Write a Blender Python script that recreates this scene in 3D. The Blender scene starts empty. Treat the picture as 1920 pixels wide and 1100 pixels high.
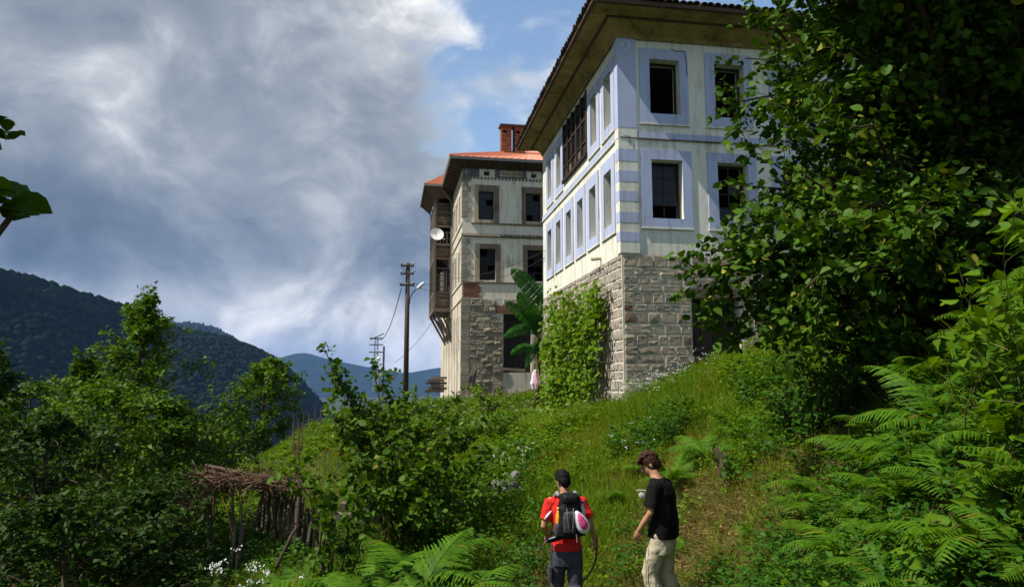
import bpy, bmesh, math, random
import numpy as np
from mathutils import Vector, Matrix
PI = math.pi
R = math.radians
random.seed(7)
RNG = np.random.default_rng(11)
SC = bpy.context.scene
COL = SC.collection

# ------------------------------------------------------------------ camera
FPX = 1330.0
PITCH = math.atan(165 / FPX)
cam_d = bpy.data.cameras.new('camera')
cam = bpy.data.objects.new('camera', cam_d)
COL.objects.link(cam)
cam_d.sensor_fit = 'HORIZONTAL'
cam_d.sensor_width = 36.0
cam_d.lens = 36.0 * FPX / 1920.0
cam_d.clip_start = 0.05
cam_d.clip_end = 20000
cam.location = (0, 0, 0)
cam.rotation_euler = (PI / 2 + PITCH, 0, 0)
SC.camera = cam

# ------------------------------------------------------------------ world, sun, exposure
SUN_AZ, SUN_EL = R(-109), R(54)
TO_SUN = Vector((math.sin(SUN_AZ) * math.cos(SUN_EL), math.cos(SUN_AZ) * math.cos(SUN_EL), math.sin(SUN_EL)))
sun_d = bpy.data.lights.new('sun', 'SUN')
sun_d.energy = 5.0
sun_d.angle = R(0.5)
sun_d.color = (1.0, 0.95, 0.86)
sun = bpy.data.objects.new('sun', sun_d)
COL.objects.link(sun)
sun.rotation_euler = (-TO_SUN).to_track_quat('-Z', 'Y').to_euler()
SC.view_settings.view_transform = 'Standard'
SC.view_settings.look = 'None'
SC.view_settings.exposure = 0.5
SC.view_settings.gamma = 1.0
SC.view_settings.use_curve_mapping = False
SC.cycles.use_denoising = True
SC.cycles.max_bounces = 8
SC.cycles.diffuse_bounces = 2
SC.cycles.transparent_max_bounces = 8
SC.cycles.volume_bounces = 0
SC.cycles.sample_clamp_indirect = 6.0


class NT:
    """short node-tree builder"""
    def __init__(self, nt):
        self.nt = nt
        nt.nodes.clear()

    def n(self, typ, ins=None, **kw):
        nd = self.nt.nodes.new(typ)
        for k, v in kw.items():
            setattr(nd, k, v)
        for k, v in (ins or {}).items():
            s = nd.inputs[k]
            if isinstance(v, bpy.types.NodeSocket):
                self.nt.links.new(v, s)
            elif isinstance(v, bpy.types.Node):
                self.nt.links.new(v.outputs[0], s)
            else:
                s.default_value = v
        return nd

    def m(self, op, a, b=0.0, c=0.0, clamp=False):
        nd = self.n('ShaderNodeMath', {0: a, 1: b, 2: c}, operation=op)
        nd.use_clamp = clamp
        return nd.outputs[0]

    def ss(self, x, a, b):
        nd = self.n('ShaderNodeMapRange', {'Value': x, 'From Min': a, 'From Max': b, 'To Min': 0.0, 'To Max': 1.0}, interpolation_type='SMOOTHSTEP')
        return nd.outputs[0]

    def mix(self, f, a, b, bt='MIX'):
        nd = self.n('ShaderNodeMix', data_type='RGBA', blend_type=bt)
        for s, v in ((nd.inputs[0], f), (nd.inputs[6], a), (nd.inputs[7], b)):
            if isinstance(v, bpy.types.NodeSocket):
                self.nt.links.new(v, s)
            else:
                if s.type == 'RGBA' and len(v) == 3:
                    v = (*v, 1)
                s.default_value = v
        return nd.outputs[2]

    def noise(self, vec, scale, detail=4, rough=.55, dist=0.0):
        nd = self.n('ShaderNodeTexNoise', {'Scale': scale, 'Detail': detail, 'Roughness': rough, 'Distortion': dist})
        if vec is not None:
            self.nt.links.new(vec, nd.inputs['Vector'])
        return nd.outputs[0]

    def map(self, vec, scale=(1, 1, 1), loc=(0, 0, 0), rot=(0, 0, 0)):
        return self.n('ShaderNodeMapping', {'Vector': vec, 'Scale': scale, 'Location': loc, 'Rotation': rot}).outputs[0]

    def ramp(self, x, stops):
        nd = self.n('ShaderNodeValToRGB', {0: x})
        e = nd.color_ramp.elements
        while len(e) < len(stops):
            e.new(0.5)
        for i, (p, c) in enumerate(stops):
            e[i].position = p
            e[i].color = (*c, 1) if len(c) == 3 else c
        return nd.outputs[0]

    def link(self, a, b):
        self.nt.links.new(a, b)


world = bpy.data.worlds.new('World')
SC.world = world
world.use_nodes = True
W = NT(world.node_tree)
sky = W.n('ShaderNodeTexSky', sky_type='NISHITA', sun_disc=False, sun_elevation=SUN_EL, sun_rotation=SUN_AZ)
sky.air_density = 1.3
sky.dust_density = 0.6
sky.ozone_density = 2.0
co = W.n('ShaderNodeTexCoord').outputs['Generated']
sep = W.n('ShaderNodeSeparateXYZ', {0: co})
dx, dy, dz = sep.outputs[0], sep.outputs[1], sep.outputs[2]
# cloud shapes: fBm on the view direction, warped so that the masses billow
warp = W.n('ShaderNodeTexNoise', {'Vector': W.map(co, (1, 1, 1.2), (2.3, 7.7, 1.1)), 'Scale': 2.6, 'Detail': 3.0, 'Roughness': .5}).outputs[1]
wv = W.n('ShaderNodeVectorMath', {0: W.n('ShaderNodeVectorMath', {0: warp, 1: (.5, .5, .5)}, operation='SUBTRACT').outputs[0], 'Scale': .24}, operation='SCALE').outputs[0]
cw = W.n('ShaderNodeVectorMath', {0: co, 1: wv}, operation='ADD').outputs[0]
big = W.noise(W.map(cw, (1.0, 1.0, 1.4), (3.1, 0.4, 1.7)), 2.0, 3, .5)
med = W.noise(W.map(cw, (1.0, 1.0, 1.25), (0.7, 2.2, 5.3), (0, R(30), 0)), 4.4, 8, .57)
fin = W.noise(W.map(cw, (1.0, 1.0, 1.2), (9.7, 1.2, 0.3)), 13, 6, .55)
# billows: rounded bright tops where the fine noise folds
fold = W.m('SUBTRACT', 1.0, W.m('MULTIPLY', W.m('ABSOLUTE', W.m('SUBTRACT', W.noise(W.map(cw, (1, 1, 1.1), (5.5, 3.3, 8.1)), 6.0, 5, .5), .5)), 5.0), clamp=True)
# where the cloud mass ends and the blue opens (to the right of the big cloud)
edge_hi = W.m('MULTIPLY', W.m('MAXIMUM', W.m('SUBTRACT', dz, .318), 0.0), -.25)
edge_lo = W.m('MULTIPLY', W.m('MAXIMUM', W.m('SUBTRACT', .318, dz), 0.0), 1.1)
edge = W.m('ADD', W.m('ADD', edge_hi, edge_lo), -.045)
dist_e = W.m('SUBTRACT', edge, dx)                      # >0 inside the cloud
wob = W.m('MULTIPLY', W.m('SUBTRACT', fin, .5), .22)
wob2 = W.m('MULTIPLY', W.m('SUBTRACT', med, .5), .30)
inside = W.ss(W.m('ADD', dist_e, W.m('ADD', wob, wob2)), -.02, .075)
wisps = W.m('MULTIPLY', W.ss(W.noise(W.map(cw, (1.0, 1.0, 2.0), (4.4, 8.1, 2.2)), 4.2, 7, .55), .46, .68), .85)
mask = W.m('MAXIMUM', inside, wisps)
# brightness of the cloud
silver = W.m('MULTIPLY', W.ss(dist_e, .30, .0), .16)
low = W.m('MULTIPLY', W.m('MULTIPLY', W.ss(dz, .145, .075), W.ss(dz, -.02, .05)), .26)
dark_band = W.m('MULTIPLY', W.m('MULTIPLY', W.ss(dz, .09, .15), W.ss(dz, .30, .19)), -.17)
b = W.m('ADD', W.m('MULTIPLY', W.m('SUBTRACT', med, .5), 1.15), W.m('MULTIPLY', W.m('SUBTRACT', big, .5), .75))
b = W.m('ADD', b, W.m('MULTIPLY', W.m('SUBTRACT', fin, .5), .50))
b = W.m('ADD', b, W.m('MULTIPLY', W.m('MULTIPLY', fold, W.ss(med, .42, .66)), .20))
b = W.m('ADD', W.m('ADD', b, silver), W.m('ADD', low, dark_band))
b = W.m('ADD', b, W.m('MULTIPLY', W.m('SUBTRACT', 1.0, inside), .30))
b = W.m('ADD', b, .44, clamp=True)
ccol = W.ramp(b, [(0.0, (.070, .096, .138)), (.28, (.140, .175, .225)), (.52, (.245, .278, .320)), (.76, (.405, .43, .46)), (1.0, (.78, .77, .75))])
bg_sky = W.n('ShaderNodeBackground', {'Color': sky.outputs[0], 'Strength': 0.12})
bg_cl = W.n('ShaderNodeBackground', {'Color': ccol, 'Strength': 1.0})
mx = W.n('ShaderNodeMixShader', {0: mask, 1: bg_sky.outputs[0], 2: bg_cl.outputs[0]})
world.cycles.sampling_method = 'MANUAL'
world.cycles.sample_map_resolution = 512
W.n('ShaderNodeOutputWorld', {0: mx.outputs[0]})


# ------------------------------------------------------------------ pixel helpers (placing things at their real distance)
def ray(x, y):
    u = (x - 960) / FPX
    v = (550 - y) / FPX
    return Vector((u, math.cos(PITCH) - v * math.sin(PITCH), math.sin(PITCH) + v * math.cos(PITCH)))


def at(x, y, Y):
    r = ray(x, y)
    return r * (Y / r.y)


# ------------------------------------------------------------------ object helpers
def tag(o, label=None, cat=None, group=None, kind=None):
    if label: o['label'] = label
    if cat: o['category'] = cat
    if group: o['group'] = group
    if kind: o['kind'] = kind
    return o


def link(o, parent=None):
    COL.objects.link(o)
    if parent is not None:
        o.parent = parent
    return o


def empty(name, loc=(0, 0, 0), rz=0.0, label=None, cat=None, group=None):
    o = bpy.data.objects.new(name, None)
    o.empty_display_size = .2
    o.location = loc
    o.rotation_euler = (0, 0, rz)
    link(o)
    return tag(o, label, cat, group)


def mobj(name, me, mat=None, parent=None, loc=None, rot=None, scale=None):
    if mat is not None and not me.materials:
        me.materials.append(mat)
    o = bpy.data.objects.new(name, me)
    if loc is not None: o.location = loc
    if rot is not None: o.rotation_euler = rot
    if scale is not None: o.scale = scale
    return link(o, parent)


def np_mesh(name, V, F, smooth=False):
    """V (N,3); F list of index arrays, each (M,k)"""
    me = bpy.data.meshes.new(name)
    V = np.asarray(V, dtype=np.float32)
    if not isinstance(F, list): F = [F]
    F = [np.asarray(f, dtype=np.int32) for f in F if len(f)]
    me.vertices.add(len(V))
    me.vertices.foreach_set('co', V.ravel())
    nl = sum(f.size for f in F)
    npoly = sum(len(f) for f in F)
    me.loops.add(nl)
    me.polygons.add(npoly)
    me.loops.foreach_set('vertex_index', np.concatenate([f.ravel() for f in F]))
    tot = np.concatenate([np.full(len(f), f.shape[1], dtype=np.int32) for f in F])
    st = np.concatenate([[0], np.cumsum(tot)[:-1]]).astype(np.int32)
    me.polygons.foreach_set('loop_start', st)
    me.polygons.foreach_set('loop_total', tot)
    if smooth:
        me.polygons.foreach_set('use_smooth', np.ones(npoly, dtype=bool))
    me.update(calc_edges=True)
    me.validate()
    return me


class MB:
    def __init__(self, mp=None, flip=False):
        self.v = []
        self.f = []
        self.mp = mp
        self.flip = flip

    def add(self, vs, fs):
        b = len(self.v)
        if self.mp: vs = [self.mp(*p) for p in vs]
        self.v += [tuple(p) for p in vs]
        for f in fs:
            f = [i + b for i in f]
            self.f.append(f[::-1] if self.flip else f)
        return self

    def box(self, x0, x1, y0, y1, z0, z1):
        return self.add([(x0, y0, z0), (x1, y0, z0), (x1, y1, z0), (x0, y1, z0), (x0, y0, z1), (x1, y0, z1), (x1, y1, z1), (x0, y1, z1)],
                        [(3, 2, 1, 0), (4, 5, 6, 7), (0, 1, 5, 4), (1, 2, 6, 5), (2, 3, 7, 6), (3, 0, 4, 7)])

    def quad(self, a, b, c, d):
        return self.add([a, b, c, d], [(0, 1, 2, 3)])

    def prism(self, pts, h):
        """pts: bottom ring (list of 3-tuples); h: offset vector"""
        n = len(pts)
        h = Vector(h)
        top = [tuple(Vector(p) + h) for p in pts]
        return self.add(list(pts) + top, [tuple(range(n))[::-1], tuple(range(n, 2 * n))] + [(i, (i + 1) % n, n + (i + 1) % n, n + i) for i in range(n)])

    def beam(self, a, b, w, h, up=(0, 0, 1)):
        a, b = Vector(a), Vector(b)
        d = (b - a).normalized()
        s = d.cross(Vector(up))
        if s.length < 1e-4: s = d.cross(Vector((1, 0, 0)))
        s.normalize()
        t = s.cross(d)
        s *= w / 2
        t *= h / 2
        return self.add([a - s - t, a + s - t, a + s + t, a - s + t, b - s - t, b + s - t, b + s + t, b - s + t],
                        [(3, 2, 1, 0), (4, 5, 6, 7), (0, 1, 5, 4), (1, 2, 6, 5), (2, 3, 7, 6), (3, 0, 4, 7)])

    def tube(self, pts, rad, n=6, cap=True):
        pts = [Vector(p) for p in pts]
        if not hasattr(rad, '__len__'): rad = [rad] * len(pts)
        prev = None
        rings = []
        for i, p in enumerate(pts):
            d = (pts[min(i + 1, len(pts) - 1)] - pts[max(i - 1, 0)])
            d = d.normalized() if d.length > 1e-9 else Vector((0, 0, 1))
            if prev is None:
                s = d.cross(Vector((0, 0, 1)) if abs(d.z) < .9 else Vector((1, 0, 0))).normalized()
            else:
                s = (prev - d * prev.dot(d))
                s = s.normalized() if s.length > 1e-6 else d.orthogonal().normalized()
            prev = s
            t = d.cross(s)
            rings.append([tuple(p + (s * math.cos(2 * PI * k / n) + t * math.sin(2 * PI * k / n)) * rad[i]) for k in range(n)])
        b = len(self.v)
        m = len(pts)
        fs = []
        for i in range(m - 1):
            for k in range(n):
                fs.append((i * n + k, i * n + (k + 1) % n, (i + 1) * n + (k + 1) % n, (i + 1) * n + k))
        if cap:
            fs.append(tuple(range(n))[::-1])
            fs.append(tuple(range((m - 1) * n, m * n)))
        return self.add([q for r in rings for q in r], fs)

    def mesh(self, name='m', smooth=False):
        me = bpy.data.meshes.new(name)
        me.from_pydata(self.v, [], self.f)
        if smooth:
            me.polygons.foreach_set('use_smooth', np.ones(len(me.polygons), dtype=bool))
        me.update()
        return me

    def build(self, name, mat, parent=None, smooth=False, loc=None, rot=None):
        return mobj(name, self.mesh(name, smooth), mat, parent, loc, rot)


# ------------------------------------------------------------------ materials
MATS = {}


def mat(name):
    def deco(fn):
        m = bpy.data.materials.new(name)
        m.use_nodes = True
        t = NT(m.node_tree)
        sh = fn(t)
        t.n('ShaderNodeOutputMaterial', {0: sh})
        MATS[name] = m
        return fn
    return deco


def pbr(t, color, rough=.8, spec=.3, bump=None, bstr=.3, bdist=.02, **kw):
    ins = {'Base Color': color if not isinstance(color, tuple) else (*color, 1), 'Roughness': rough, 'Specular IOR Level': spec}
    ins.update(kw)
    if bump is not None:
        ins['Normal'] = t.n('ShaderNodeBump', {'Height': bump, 'Strength': bstr, 'Distance': bdist}).outputs[0]
    return t.n('ShaderNodeBsdfPrincipled', ins).outputs[0]


def objco(t):
    return t.n('ShaderNodeTexCoord').outputs['Object']


def posco(t):
    return t.n('ShaderNodeNewGeometry').outputs['Position']


def simple(name, color, rough=.7, spec=.3, var=.25, scale=6.0, bump=.15, metallic=0.0):
    m = bpy.data.materials.new(name)
    m.use_nodes = True
    t = NT(m.node_tree)
    c = posco(t)
    n = t.noise(c, scale, 5, .6)
    rnd = t.n('ShaderNodeObjectInfo').outputs['Random']
    f = t.m('ADD', t.m('MULTIPLY', n, .7), t.m('MULTIPLY', rnd, .3))
    lo = tuple(x * (1 - var) for x in color)
    hi = tuple(min(1, x * (1 + var)) for x in color)
    cc = t.mix(f, lo, hi)
    t.n('ShaderNodeOutputMaterial', {0: pbr(t, cc, rough, spec, n, bump, .02, Metallic=metallic)})
    MATS[name] = m
    return m


def leafmat(name, dark, light, trans=.35, yellow=None, rough=.55, spec=.12, tcol=None):
    m = bpy.data.materials.new(name)
    m.use_nodes = True
    t = NT(m.node_tree)
    isl = t.n('ShaderNodeNewGeometry').outputs['Random Per Island']
    rnd = t.n('ShaderNodeObjectInfo').outputs['Random']
    f = t.m('FRACT', t.m('ADD', isl, rnd))
    c = t.mix(f, dark, light)
    if yellow:
        k = t.m('GREATER_THAN', t.m('FRACT', t.m('MULTIPLY', f, 37.7)), .975)
        c = t.mix(k, c, yellow)
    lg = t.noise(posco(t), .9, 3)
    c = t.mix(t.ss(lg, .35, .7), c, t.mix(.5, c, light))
    p = pbr(t, c, rough, spec)
    tc = t.n('ShaderNodeHueSaturation', {'Hue': .485, 'Saturation': 1.15, 'Value': 1.35, 'Color': c}).outputs[0]
    tr = t.n('ShaderNodeBsdfTranslucent', {'Color': tc}).outputs[0]
    t.n('ShaderNodeOutputMaterial', {0: t.n('ShaderNodeMixShader', {0: trans, 1: p, 2: tr}).outputs[0]})
    MATS[name] = m
    return m


def plaster(name, base, stain, amount=.5):
    m = bpy.data.materials.new(name)
    m.use_nodes = True
    t = NT(m.node_tree)
    c = objco(t)
    big = t.noise(c, .8, 6, .62)
    streak = t.noise(t.map(c, (3.2, 3.2, .35)), 1.6, 6, .65)
    fine = t.noise(c, 22, 4, .6)
    f = t.m('MULTIPLY', t.ss(streak, .44, .70), t.ss(big, .34, .62))
    f2 = t.m('MULTIPLY', t.ss(big, .55, .8), .5)
    cc = t.mix(t.m('MULTIPLY', t.m('MAXIMUM', f, f2), amount), base, stain)
    cc = t.mix(t.m('MULTIPLY', t.ss(fine, .55, .8), .12), cc, tuple(x * .6 for x in base))
    hairline = t.n('ShaderNodeTexVoronoi', {'Vector': t.map(c, (1, 1, 1)), 'Scale': .7}, feature='DISTANCE_TO_EDGE').outputs[0]
    hl = t.m('MULTIPLY', t.m('LESS_THAN', t.m('ADD', hairline, t.m('MULTIPLY', t.m('SUBTRACT', fine, .5), .03)), .004), .25)
    cc = t.mix(hl, cc, tuple(x * .45 for x in base))
    h = t.m('ADD', t.m('MULTIPLY', big, .6), t.m('MULTIPLY', fine, .25))
    t.n('ShaderNodeOutputMaterial', {0: pbr(t, cc, .85, .2, h, .35, .03)})
    MATS[name] = m
    return m


def stonemat(name, cols, scale=9.0):
    m = bpy.data.materials.new(name)
    m.use_nodes = True
    t = NT(m.node_tree)
    rnd = t.n('ShaderNodeObjectInfo').outputs['Random']
    isl = t.n('ShaderNodeNewGeometry').outputs['Random Per Island']
    f = t.m('FRACT', t.m('ADD', t.m('MULTIPLY', rnd, 7.31), isl))
    n = cols
    c = t.ramp(f, [(i / max(1, len(n) - 1), x) for i, x in enumerate(n)])
    p = posco(t)
    k = t.noise(p, scale, 8, .68)
    k2 = t.noise(p, scale * .25, 4, .6)
    c = t.mix(t.ss(k, .3, .75), t.mix(.55, c, (.03, .028, .024)), c)
    c = t.mix(t.m('MULTIPLY', t.ss(k2, .55, .75), .45), c, (.12, .10, .06))
    t.n('ShaderNodeOutputMaterial', {0: pbr(t, c, .9, .15, k, .6, .025)})
    MATS[name] = m
    return m


def woodmat(name, dark, light, rough=.8, axis=(14, 14, 1.2)):
    m = bpy.data.materials.new(name)
    m.use_nodes = True
    t = NT(m.node_tree)
    c = objco(t)
    rnd = t.n('ShaderNodeObjectInfo').outputs['Random']
    v = t.n('ShaderNodeVectorMath', {0: c, 1: t.n('ShaderNodeCombineXYZ', {0: t.m('MULTIPLY', rnd, 31.0), 1: t.m('MULTIPLY', rnd, 17.0), 2: 0.0}).outputs[0]}, operation='ADD').outputs[0]
    g = t.noise(t.map(v, axis), 3.0, 6, .65, .4)
    b = t.noise(v, 2.2, 4, .6)
    f = t.m('ADD', t.m('MULTIPLY', g, .65), t.m('ADD', t.m('MULTIPLY', b, .35), t.m('MULTIPLY', t.m('SUBTRACT', rnd, .5), .25)), clamp=True)
    cc = t.ramp(f, [(.28, dark), (.75, light)])
    t.n('ShaderNodeOutputMaterial', {0: pbr(t, cc, rough, .2, g, .5, .02)})
    MATS[name] = m
    return m


plaster('cream', (.74, .73, .63), (.36, .31, .20), .95)
plaster('blue_paint', (.43, .48, .66), (.27, .28, .34), .85)
plaster('old_plaster', (.78, .71, .56), (.34, .26, .16), .9)
plaster('pale_frame', (.46, .38, .24), (.13, .10, .07), 1.0)
plaster('dark_frame', (.22, .16, .11), (.07, .055, .045), 1.0)
plaster('grey_frieze', (.13, .13, .13), (.07, .065, .06), .8)
plaster('mortar', (.60, .55, .45), (.25, .21, .15), .9)
plaster('weathered_white', (.60, .54, .44), (.20, .15, .10), 1.0)
stonemat('grey_stone', [(.50, .43, .32), (.38, .335, .26), (.56, .475, .35), (.33, .28, .21), (.58, .48, .34), (.43, .38, .30), (.19, .105, .05)])
stonemat('warm_stone', [(.50, .43, .37), (.44, .37, .32), (.55, .48, .41), (.38, .32, .28), (.48, .41, .36)])
stonemat('rubble_stone', [(.43, .36, .26), (.52, .44, .32), (.32, .26, .185), (.55, .47, .36), (.38, .29, .185), (.46, .39, .30)])
stonemat('field_stone', [(.20, .19, .165), (.15, .14, .12), (.25, .235, .20)])
stonemat('quoin_stone', [(.42, .38, .30), (.36, .32, .25), (.45, .42, .35)])
stonemat('brick', [(.30, .10, .05), (.36, .13, .06), (.24, .085, .05), (.40, .17, .09)], 20)
stonemat('roof_clay', [(.09, .055, .04), (.13, .07, .045), (.06, .045, .038), (.16, .075, .045), (.075, .06, .05)], 14)
woodmat('dark_wood', (.018, .013, .010), (.07, .052, .040))
woodmat('grey_wood', (.06, .045, .034), (.22, .175, .135))
woodmat('brown_wood', (.045, .028, .018), (.16, .10, .065))
woodmat('pole_wood', (.035, .022, .016), (.10, .066, .048), axis=(16, 16, .8))
woodmat('twig', (.035, .024, .016), (.13, .09, .055))
woodmat('dry_brush', (.10, .055, .030), (.27, .165, .09))
woodmat('moss_bark', (.045, .045, .015), (.16, .145, .05))


@mat('soffit')
def _(t):
    c = objco(t)
    n = t.noise(t.map(c, (.5, .5, 1)), 1.4, 7, .68, .6)
    g = t.noise(c, 9, 6, .65)
    cc = t.ramp(t.m('ADD', t.m('MULTIPLY', n, .7), t.m('MULTIPLY', g, .3)), [(.33, (.04, .028, .014)), (.45, (.22, .15, .05)), (.60, (.38, .28, .105)), (.8, (.46, .37, .18))])  # ochre boards, brightened in colour for light bounced off the ground
    return pbr(t, cc, .85, .15, g, .4, .02)


@mat('orange_roof')
def _(t):
    c = objco(t)
    n = t.noise(c, 1.3, 5, .6)
    return pbr(t, t.mix(n, (.66, .23, .12), (.78, .33, .19)), .45, .4, t.noise(c, 5, 3), .1, .02)


@mat('glass')
def _(t):
    c = objco(t)
    n = t.noise(c, 2.5, 3)
    return pbr(t, (.012, .013, .014), .25, .22, n, .05, .02)


simple('iron', (.05, .045, .045), .5, .4)
simple('gutter_metal', (.22, .215, .20), .5, .4)
simple('galv', (.34, .35, .36), .45, .5)
simple('white_metal', (.78, .78, .76), .4, .4, .08)
simple('ceramic', (.30, .36, .34), .25, .5)
simple('lamp_glass', (.75, .80, .82), .15, .6, .05)
simple('interior', (.05, .042, .034), .9, .1)
simple('emblem', (.62, .64, .70), .8, .2)
simple('cable', (.02, .02, .02), .6, .3)
simple('cloth_pink', (.62, .36, .42), .9, .1)
simple('cloth_white', (.72, .72, .70), .9, .1, .1)

# ================================================================== THE SETTING
# ------------------------------------------------------------------ terrain height: thin-plate spline through surveyed points
_CP = [(0, 0, -1.65), (0.2, 2, -1.95), (0.3, 4, -2.35), (.68, 8.6, -2.82), (1.6, 7.7, -2.45), (0.3, 6.0, -2.52), (-.6, 10.2, -2.75), (.6, 11.2, -2.72),
       (2.2, 8.8, -2.35), (2.7, 6.2, -1.75), (2.55, 4.2, -1.25), (1.3, 2.5, -1.6), (3.15, 4.5, -.30), (3.9, 4.6, .55), (4.6, 5.0, 1.05), (3.9, 7.0, -.40), (5.0, 8.8, .05), (7.5, 7.0, 1.3), (7, 3, 1.7),
       (1.6, 11.5, -2.15), (3.1, 11.5, -1.45), (1.2, 15, -1.55), (2.9, 18.4, -.55), (3.0, 15, -.95), (5.2, 13, -.35), (7.6, 13, .9), (5.1, 19.2, .40), (6.4, 19.4, .55), (7.6, 19.0, 1.25), (12, 19, 3.0), (12, 12, 3.2),
       (11, 6, 3.4), (1.3, 29.6, -1.35), (2.2, 24, -1.1), (1.2, 22, -1.3), (1.6, 18.6, -1.15), (-.1, 14, -2.0), (-.3, 18, -1.5), (-2.75, 38.7, -1.15), (-5.2, 54, -1.9), (2, 38, -.3), (-1, 33, -1.2),
       (-1.2, 26, -1.5), (-2.5, 12, -2.95), (-2.5, 8, -3.0), (-2.2, 4, -2.6), (-5, 13, -3.35), (-4, 16, -3.0), (-5.3, 18, -2.45), (-6.95, 22, -2.0), (-6.4, 24, -1.6), (-4, 22, -2.0), (-9.5, 24, -3.4), (-5.4, 37, -1.25), (-8, 34, -2.2),
       (-8, 13, -4.8), (-6, 8, -4.4), (-8, 4, -4.8), (-13, 16, -6.4), (-11, 22, -4.9), (-12, 32, -4.4), (-20, 22, -9.5), (-20, 10, -10), (-20, 40, -8), (-12, 50, -3.6), (8, 40, 1.5), (14, 30, 4), (12, 55, 3), (0, 58, -.8),
       (0, -8, -1.2), (8, -8, 2.5), (-8, -8, -4.5), (-20, -8, -10), (20, 0, 7), (22, 25, 8), (22, 55, 7), (-22, 62, -7)]
_P = np.array(_CP, dtype=float)


def _U(r2):
    return np.where(r2 > 1e-12, .5 * r2 * np.log(np.maximum(r2, 1e-12)), 0.0)


_n = len(_P)
_K = _U(((_P[:, None, :2] - _P[None, :, :2]) ** 2).sum(-1)) + np.eye(_n) * 1.5
_A = np.zeros((_n + 3, _n + 3))
_A[:_n, :_n] = _K
_A[:_n, _n] = 1
_A[:_n, _n + 1:] = _P[:, :2]
_A[_n, :_n] = 1
_A[_n + 1:, :_n] = _P[:, :2].T
_S = np.linalg.solve(_A, np.concatenate([_P[:, 2], np.zeros(3)]))


def _sst(x, a, b):
    t = np.clip((x - a) / (b - a), 0, 1)
    return t * t * (3 - 2 * t)


def vnoise(x, y, s, seed=0):
    """cheap smooth value noise"""
    x = np.asarray(x) / s
    y = np.asarray(y) / s
    xi = np.floor(x).astype(np.int64)
    yi = np.floor(y).astype(np.int64)
    fx = x - xi
    fy = y - yi
    fx = fx * fx * (3 - 2 * fx)
    fy = fy * fy * (3 - 2 * fy)

    def h(a, b):
        n = (a * 374761393 + b * 668265263 + seed * 1442695041) & 0xffffffff
        n = ((n ^ (n >> 13)) * 1274126177) & 0xffffffff
        return ((n ^ (n >> 16)) & 0xffff) / 65535.0
    return (h(xi, yi) * (1 - fx) + h(xi + 1, yi) * fx) * (1 - fy) + (h(xi, yi + 1) * (1 - fx) + h(xi + 1, yi + 1) * fx) * fy


def Hz(x, y, rough=True):
    x = np.asarray(x, dtype=float)
    y = np.asarray(y, dtype=float)
    xc = np.clip(x, -26, 26)
    yc = np.clip(y, -12, 66)
    sh = xc.shape
    X = xc.ravel()
    Y = yc.ravel()
    out = np.empty(len(X))
    for i in range(0, len(X), 20000):
        a = X[i:i + 20000]
        b = Y[i:i + 20000]
        r2 = (a[:, None] - _P[None, :, 0]) ** 2 + (b[:, None] - _P[None, :, 1]) ** 2
        out[i:i + 20000] = _U(r2) @ _S[:_n] + _S[_n] + _S[_n + 1] * a + _S[_n + 2] * b
    z = out.reshape(sh)
    d = np.maximum(np.abs(x) - 18, np.maximum(y - 52, -y - 6)) / 25.0
    w = _sst(d, 0, 1)
    far = np.where(x < 0, .33 * x, .25 * x) - 2
    far = np.where(far < -60, -60 - 30 * (1 - np.exp((far + 60) / 60)), far)
    far = np.where(far > 60, 60 + 40 * (1 - np.exp(-(far - 60) / 60)), far)
    z = z * (1 - w) + far * w
    if rough:
        z = z + (vnoise(x, y, 1.7, 1) - .5) * .18 * (1 - w) + (vnoise(x, y, .6, 2) - .5) * .07 * (1 - w)
    return z


def hz(x, y):
    return float(Hz(np.array([x]), np.array([y]))[0])


@mat('ground')
def _(t):
    c = posco(t)
    n = t.noise(c, .55, 6, .62)
    g = t.noise(c, 7, 6, .65)
    cc = t.ramp(t.m('ADD', t.m('MULTIPLY', n, .6), t.m('MULTIPLY', g, .4)), [(.32, (.016, .024, .006)), (.48, (.035, .048, .010)), (.62, (.07, .060, .022)), (.75, (.10, .068, .034))])
    return pbr(t, cc, .95, .1, g, .9, .06)


def axis(lo, hi, flo, fhi, step, grow=1.22):
    a = list(np.arange(flo, fhi + 1e-6, step))
    s = step
    p = flo
    left = []
    while p > lo:
        s *= grow
        p -= s
        left.append(p)
    s = step
    p = a[-1]
    while p < hi:
        s *= grow
        p += s
        a.append(p)
    return np.array(left[::-1] + a)


gx = axis(-5500, 5500, -16, 14, .22)
gy = axis(-1500, 8000, 1, 42, .22)
GX, GY = np.meshgrid(gx, gy)
GZ = Hz(GX, GY)
nx_, ny_ = len(gx), len(gy)
V = np.stack([GX.ravel(), GY.ravel(), GZ.ravel()], 1)
ii = (np.arange(ny_ - 1)[:, None] * nx_ + np.arange(nx_ - 1)[None, :]).ravel()
ground = mobj('ground', np_mesh('ground', V, np.stack([ii, ii + 1, ii + nx_ + 1, ii + nx_], 1), True), MATS['ground'])
tag(ground, 'hillside falling from the houses to the wooded valley', kind='structure')


# ------------------------------------------------------------------ mountains
def forestmat(name, a, b):
    m = bpy.data.materials.new(name)
    m.use_nodes = True
    t = NT(m.node_tree)
    isl = t.n('ShaderNodeNewGeometry').outputs['Random Per Island']
    c = posco(t)
    n = t.noise(c, .012, 4, .6)
    f = t.noise(c, .35, 5, .7)
    cc = t.mix(t.m('ADD', t.m('MULTIPLY', isl, .55), t.m('MULTIPLY', n, .45)), a, b)
    cc = t.mix(t.ss(f, .35, .65), t.mix(.5, cc, (.004, .006, .004)), cc)
    t.n('ShaderNodeOutputMaterial', {0: pbr(t, cc, .95, .05, f, 1.0, 1.5)})
    MATS[name] = m
    return m


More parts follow.
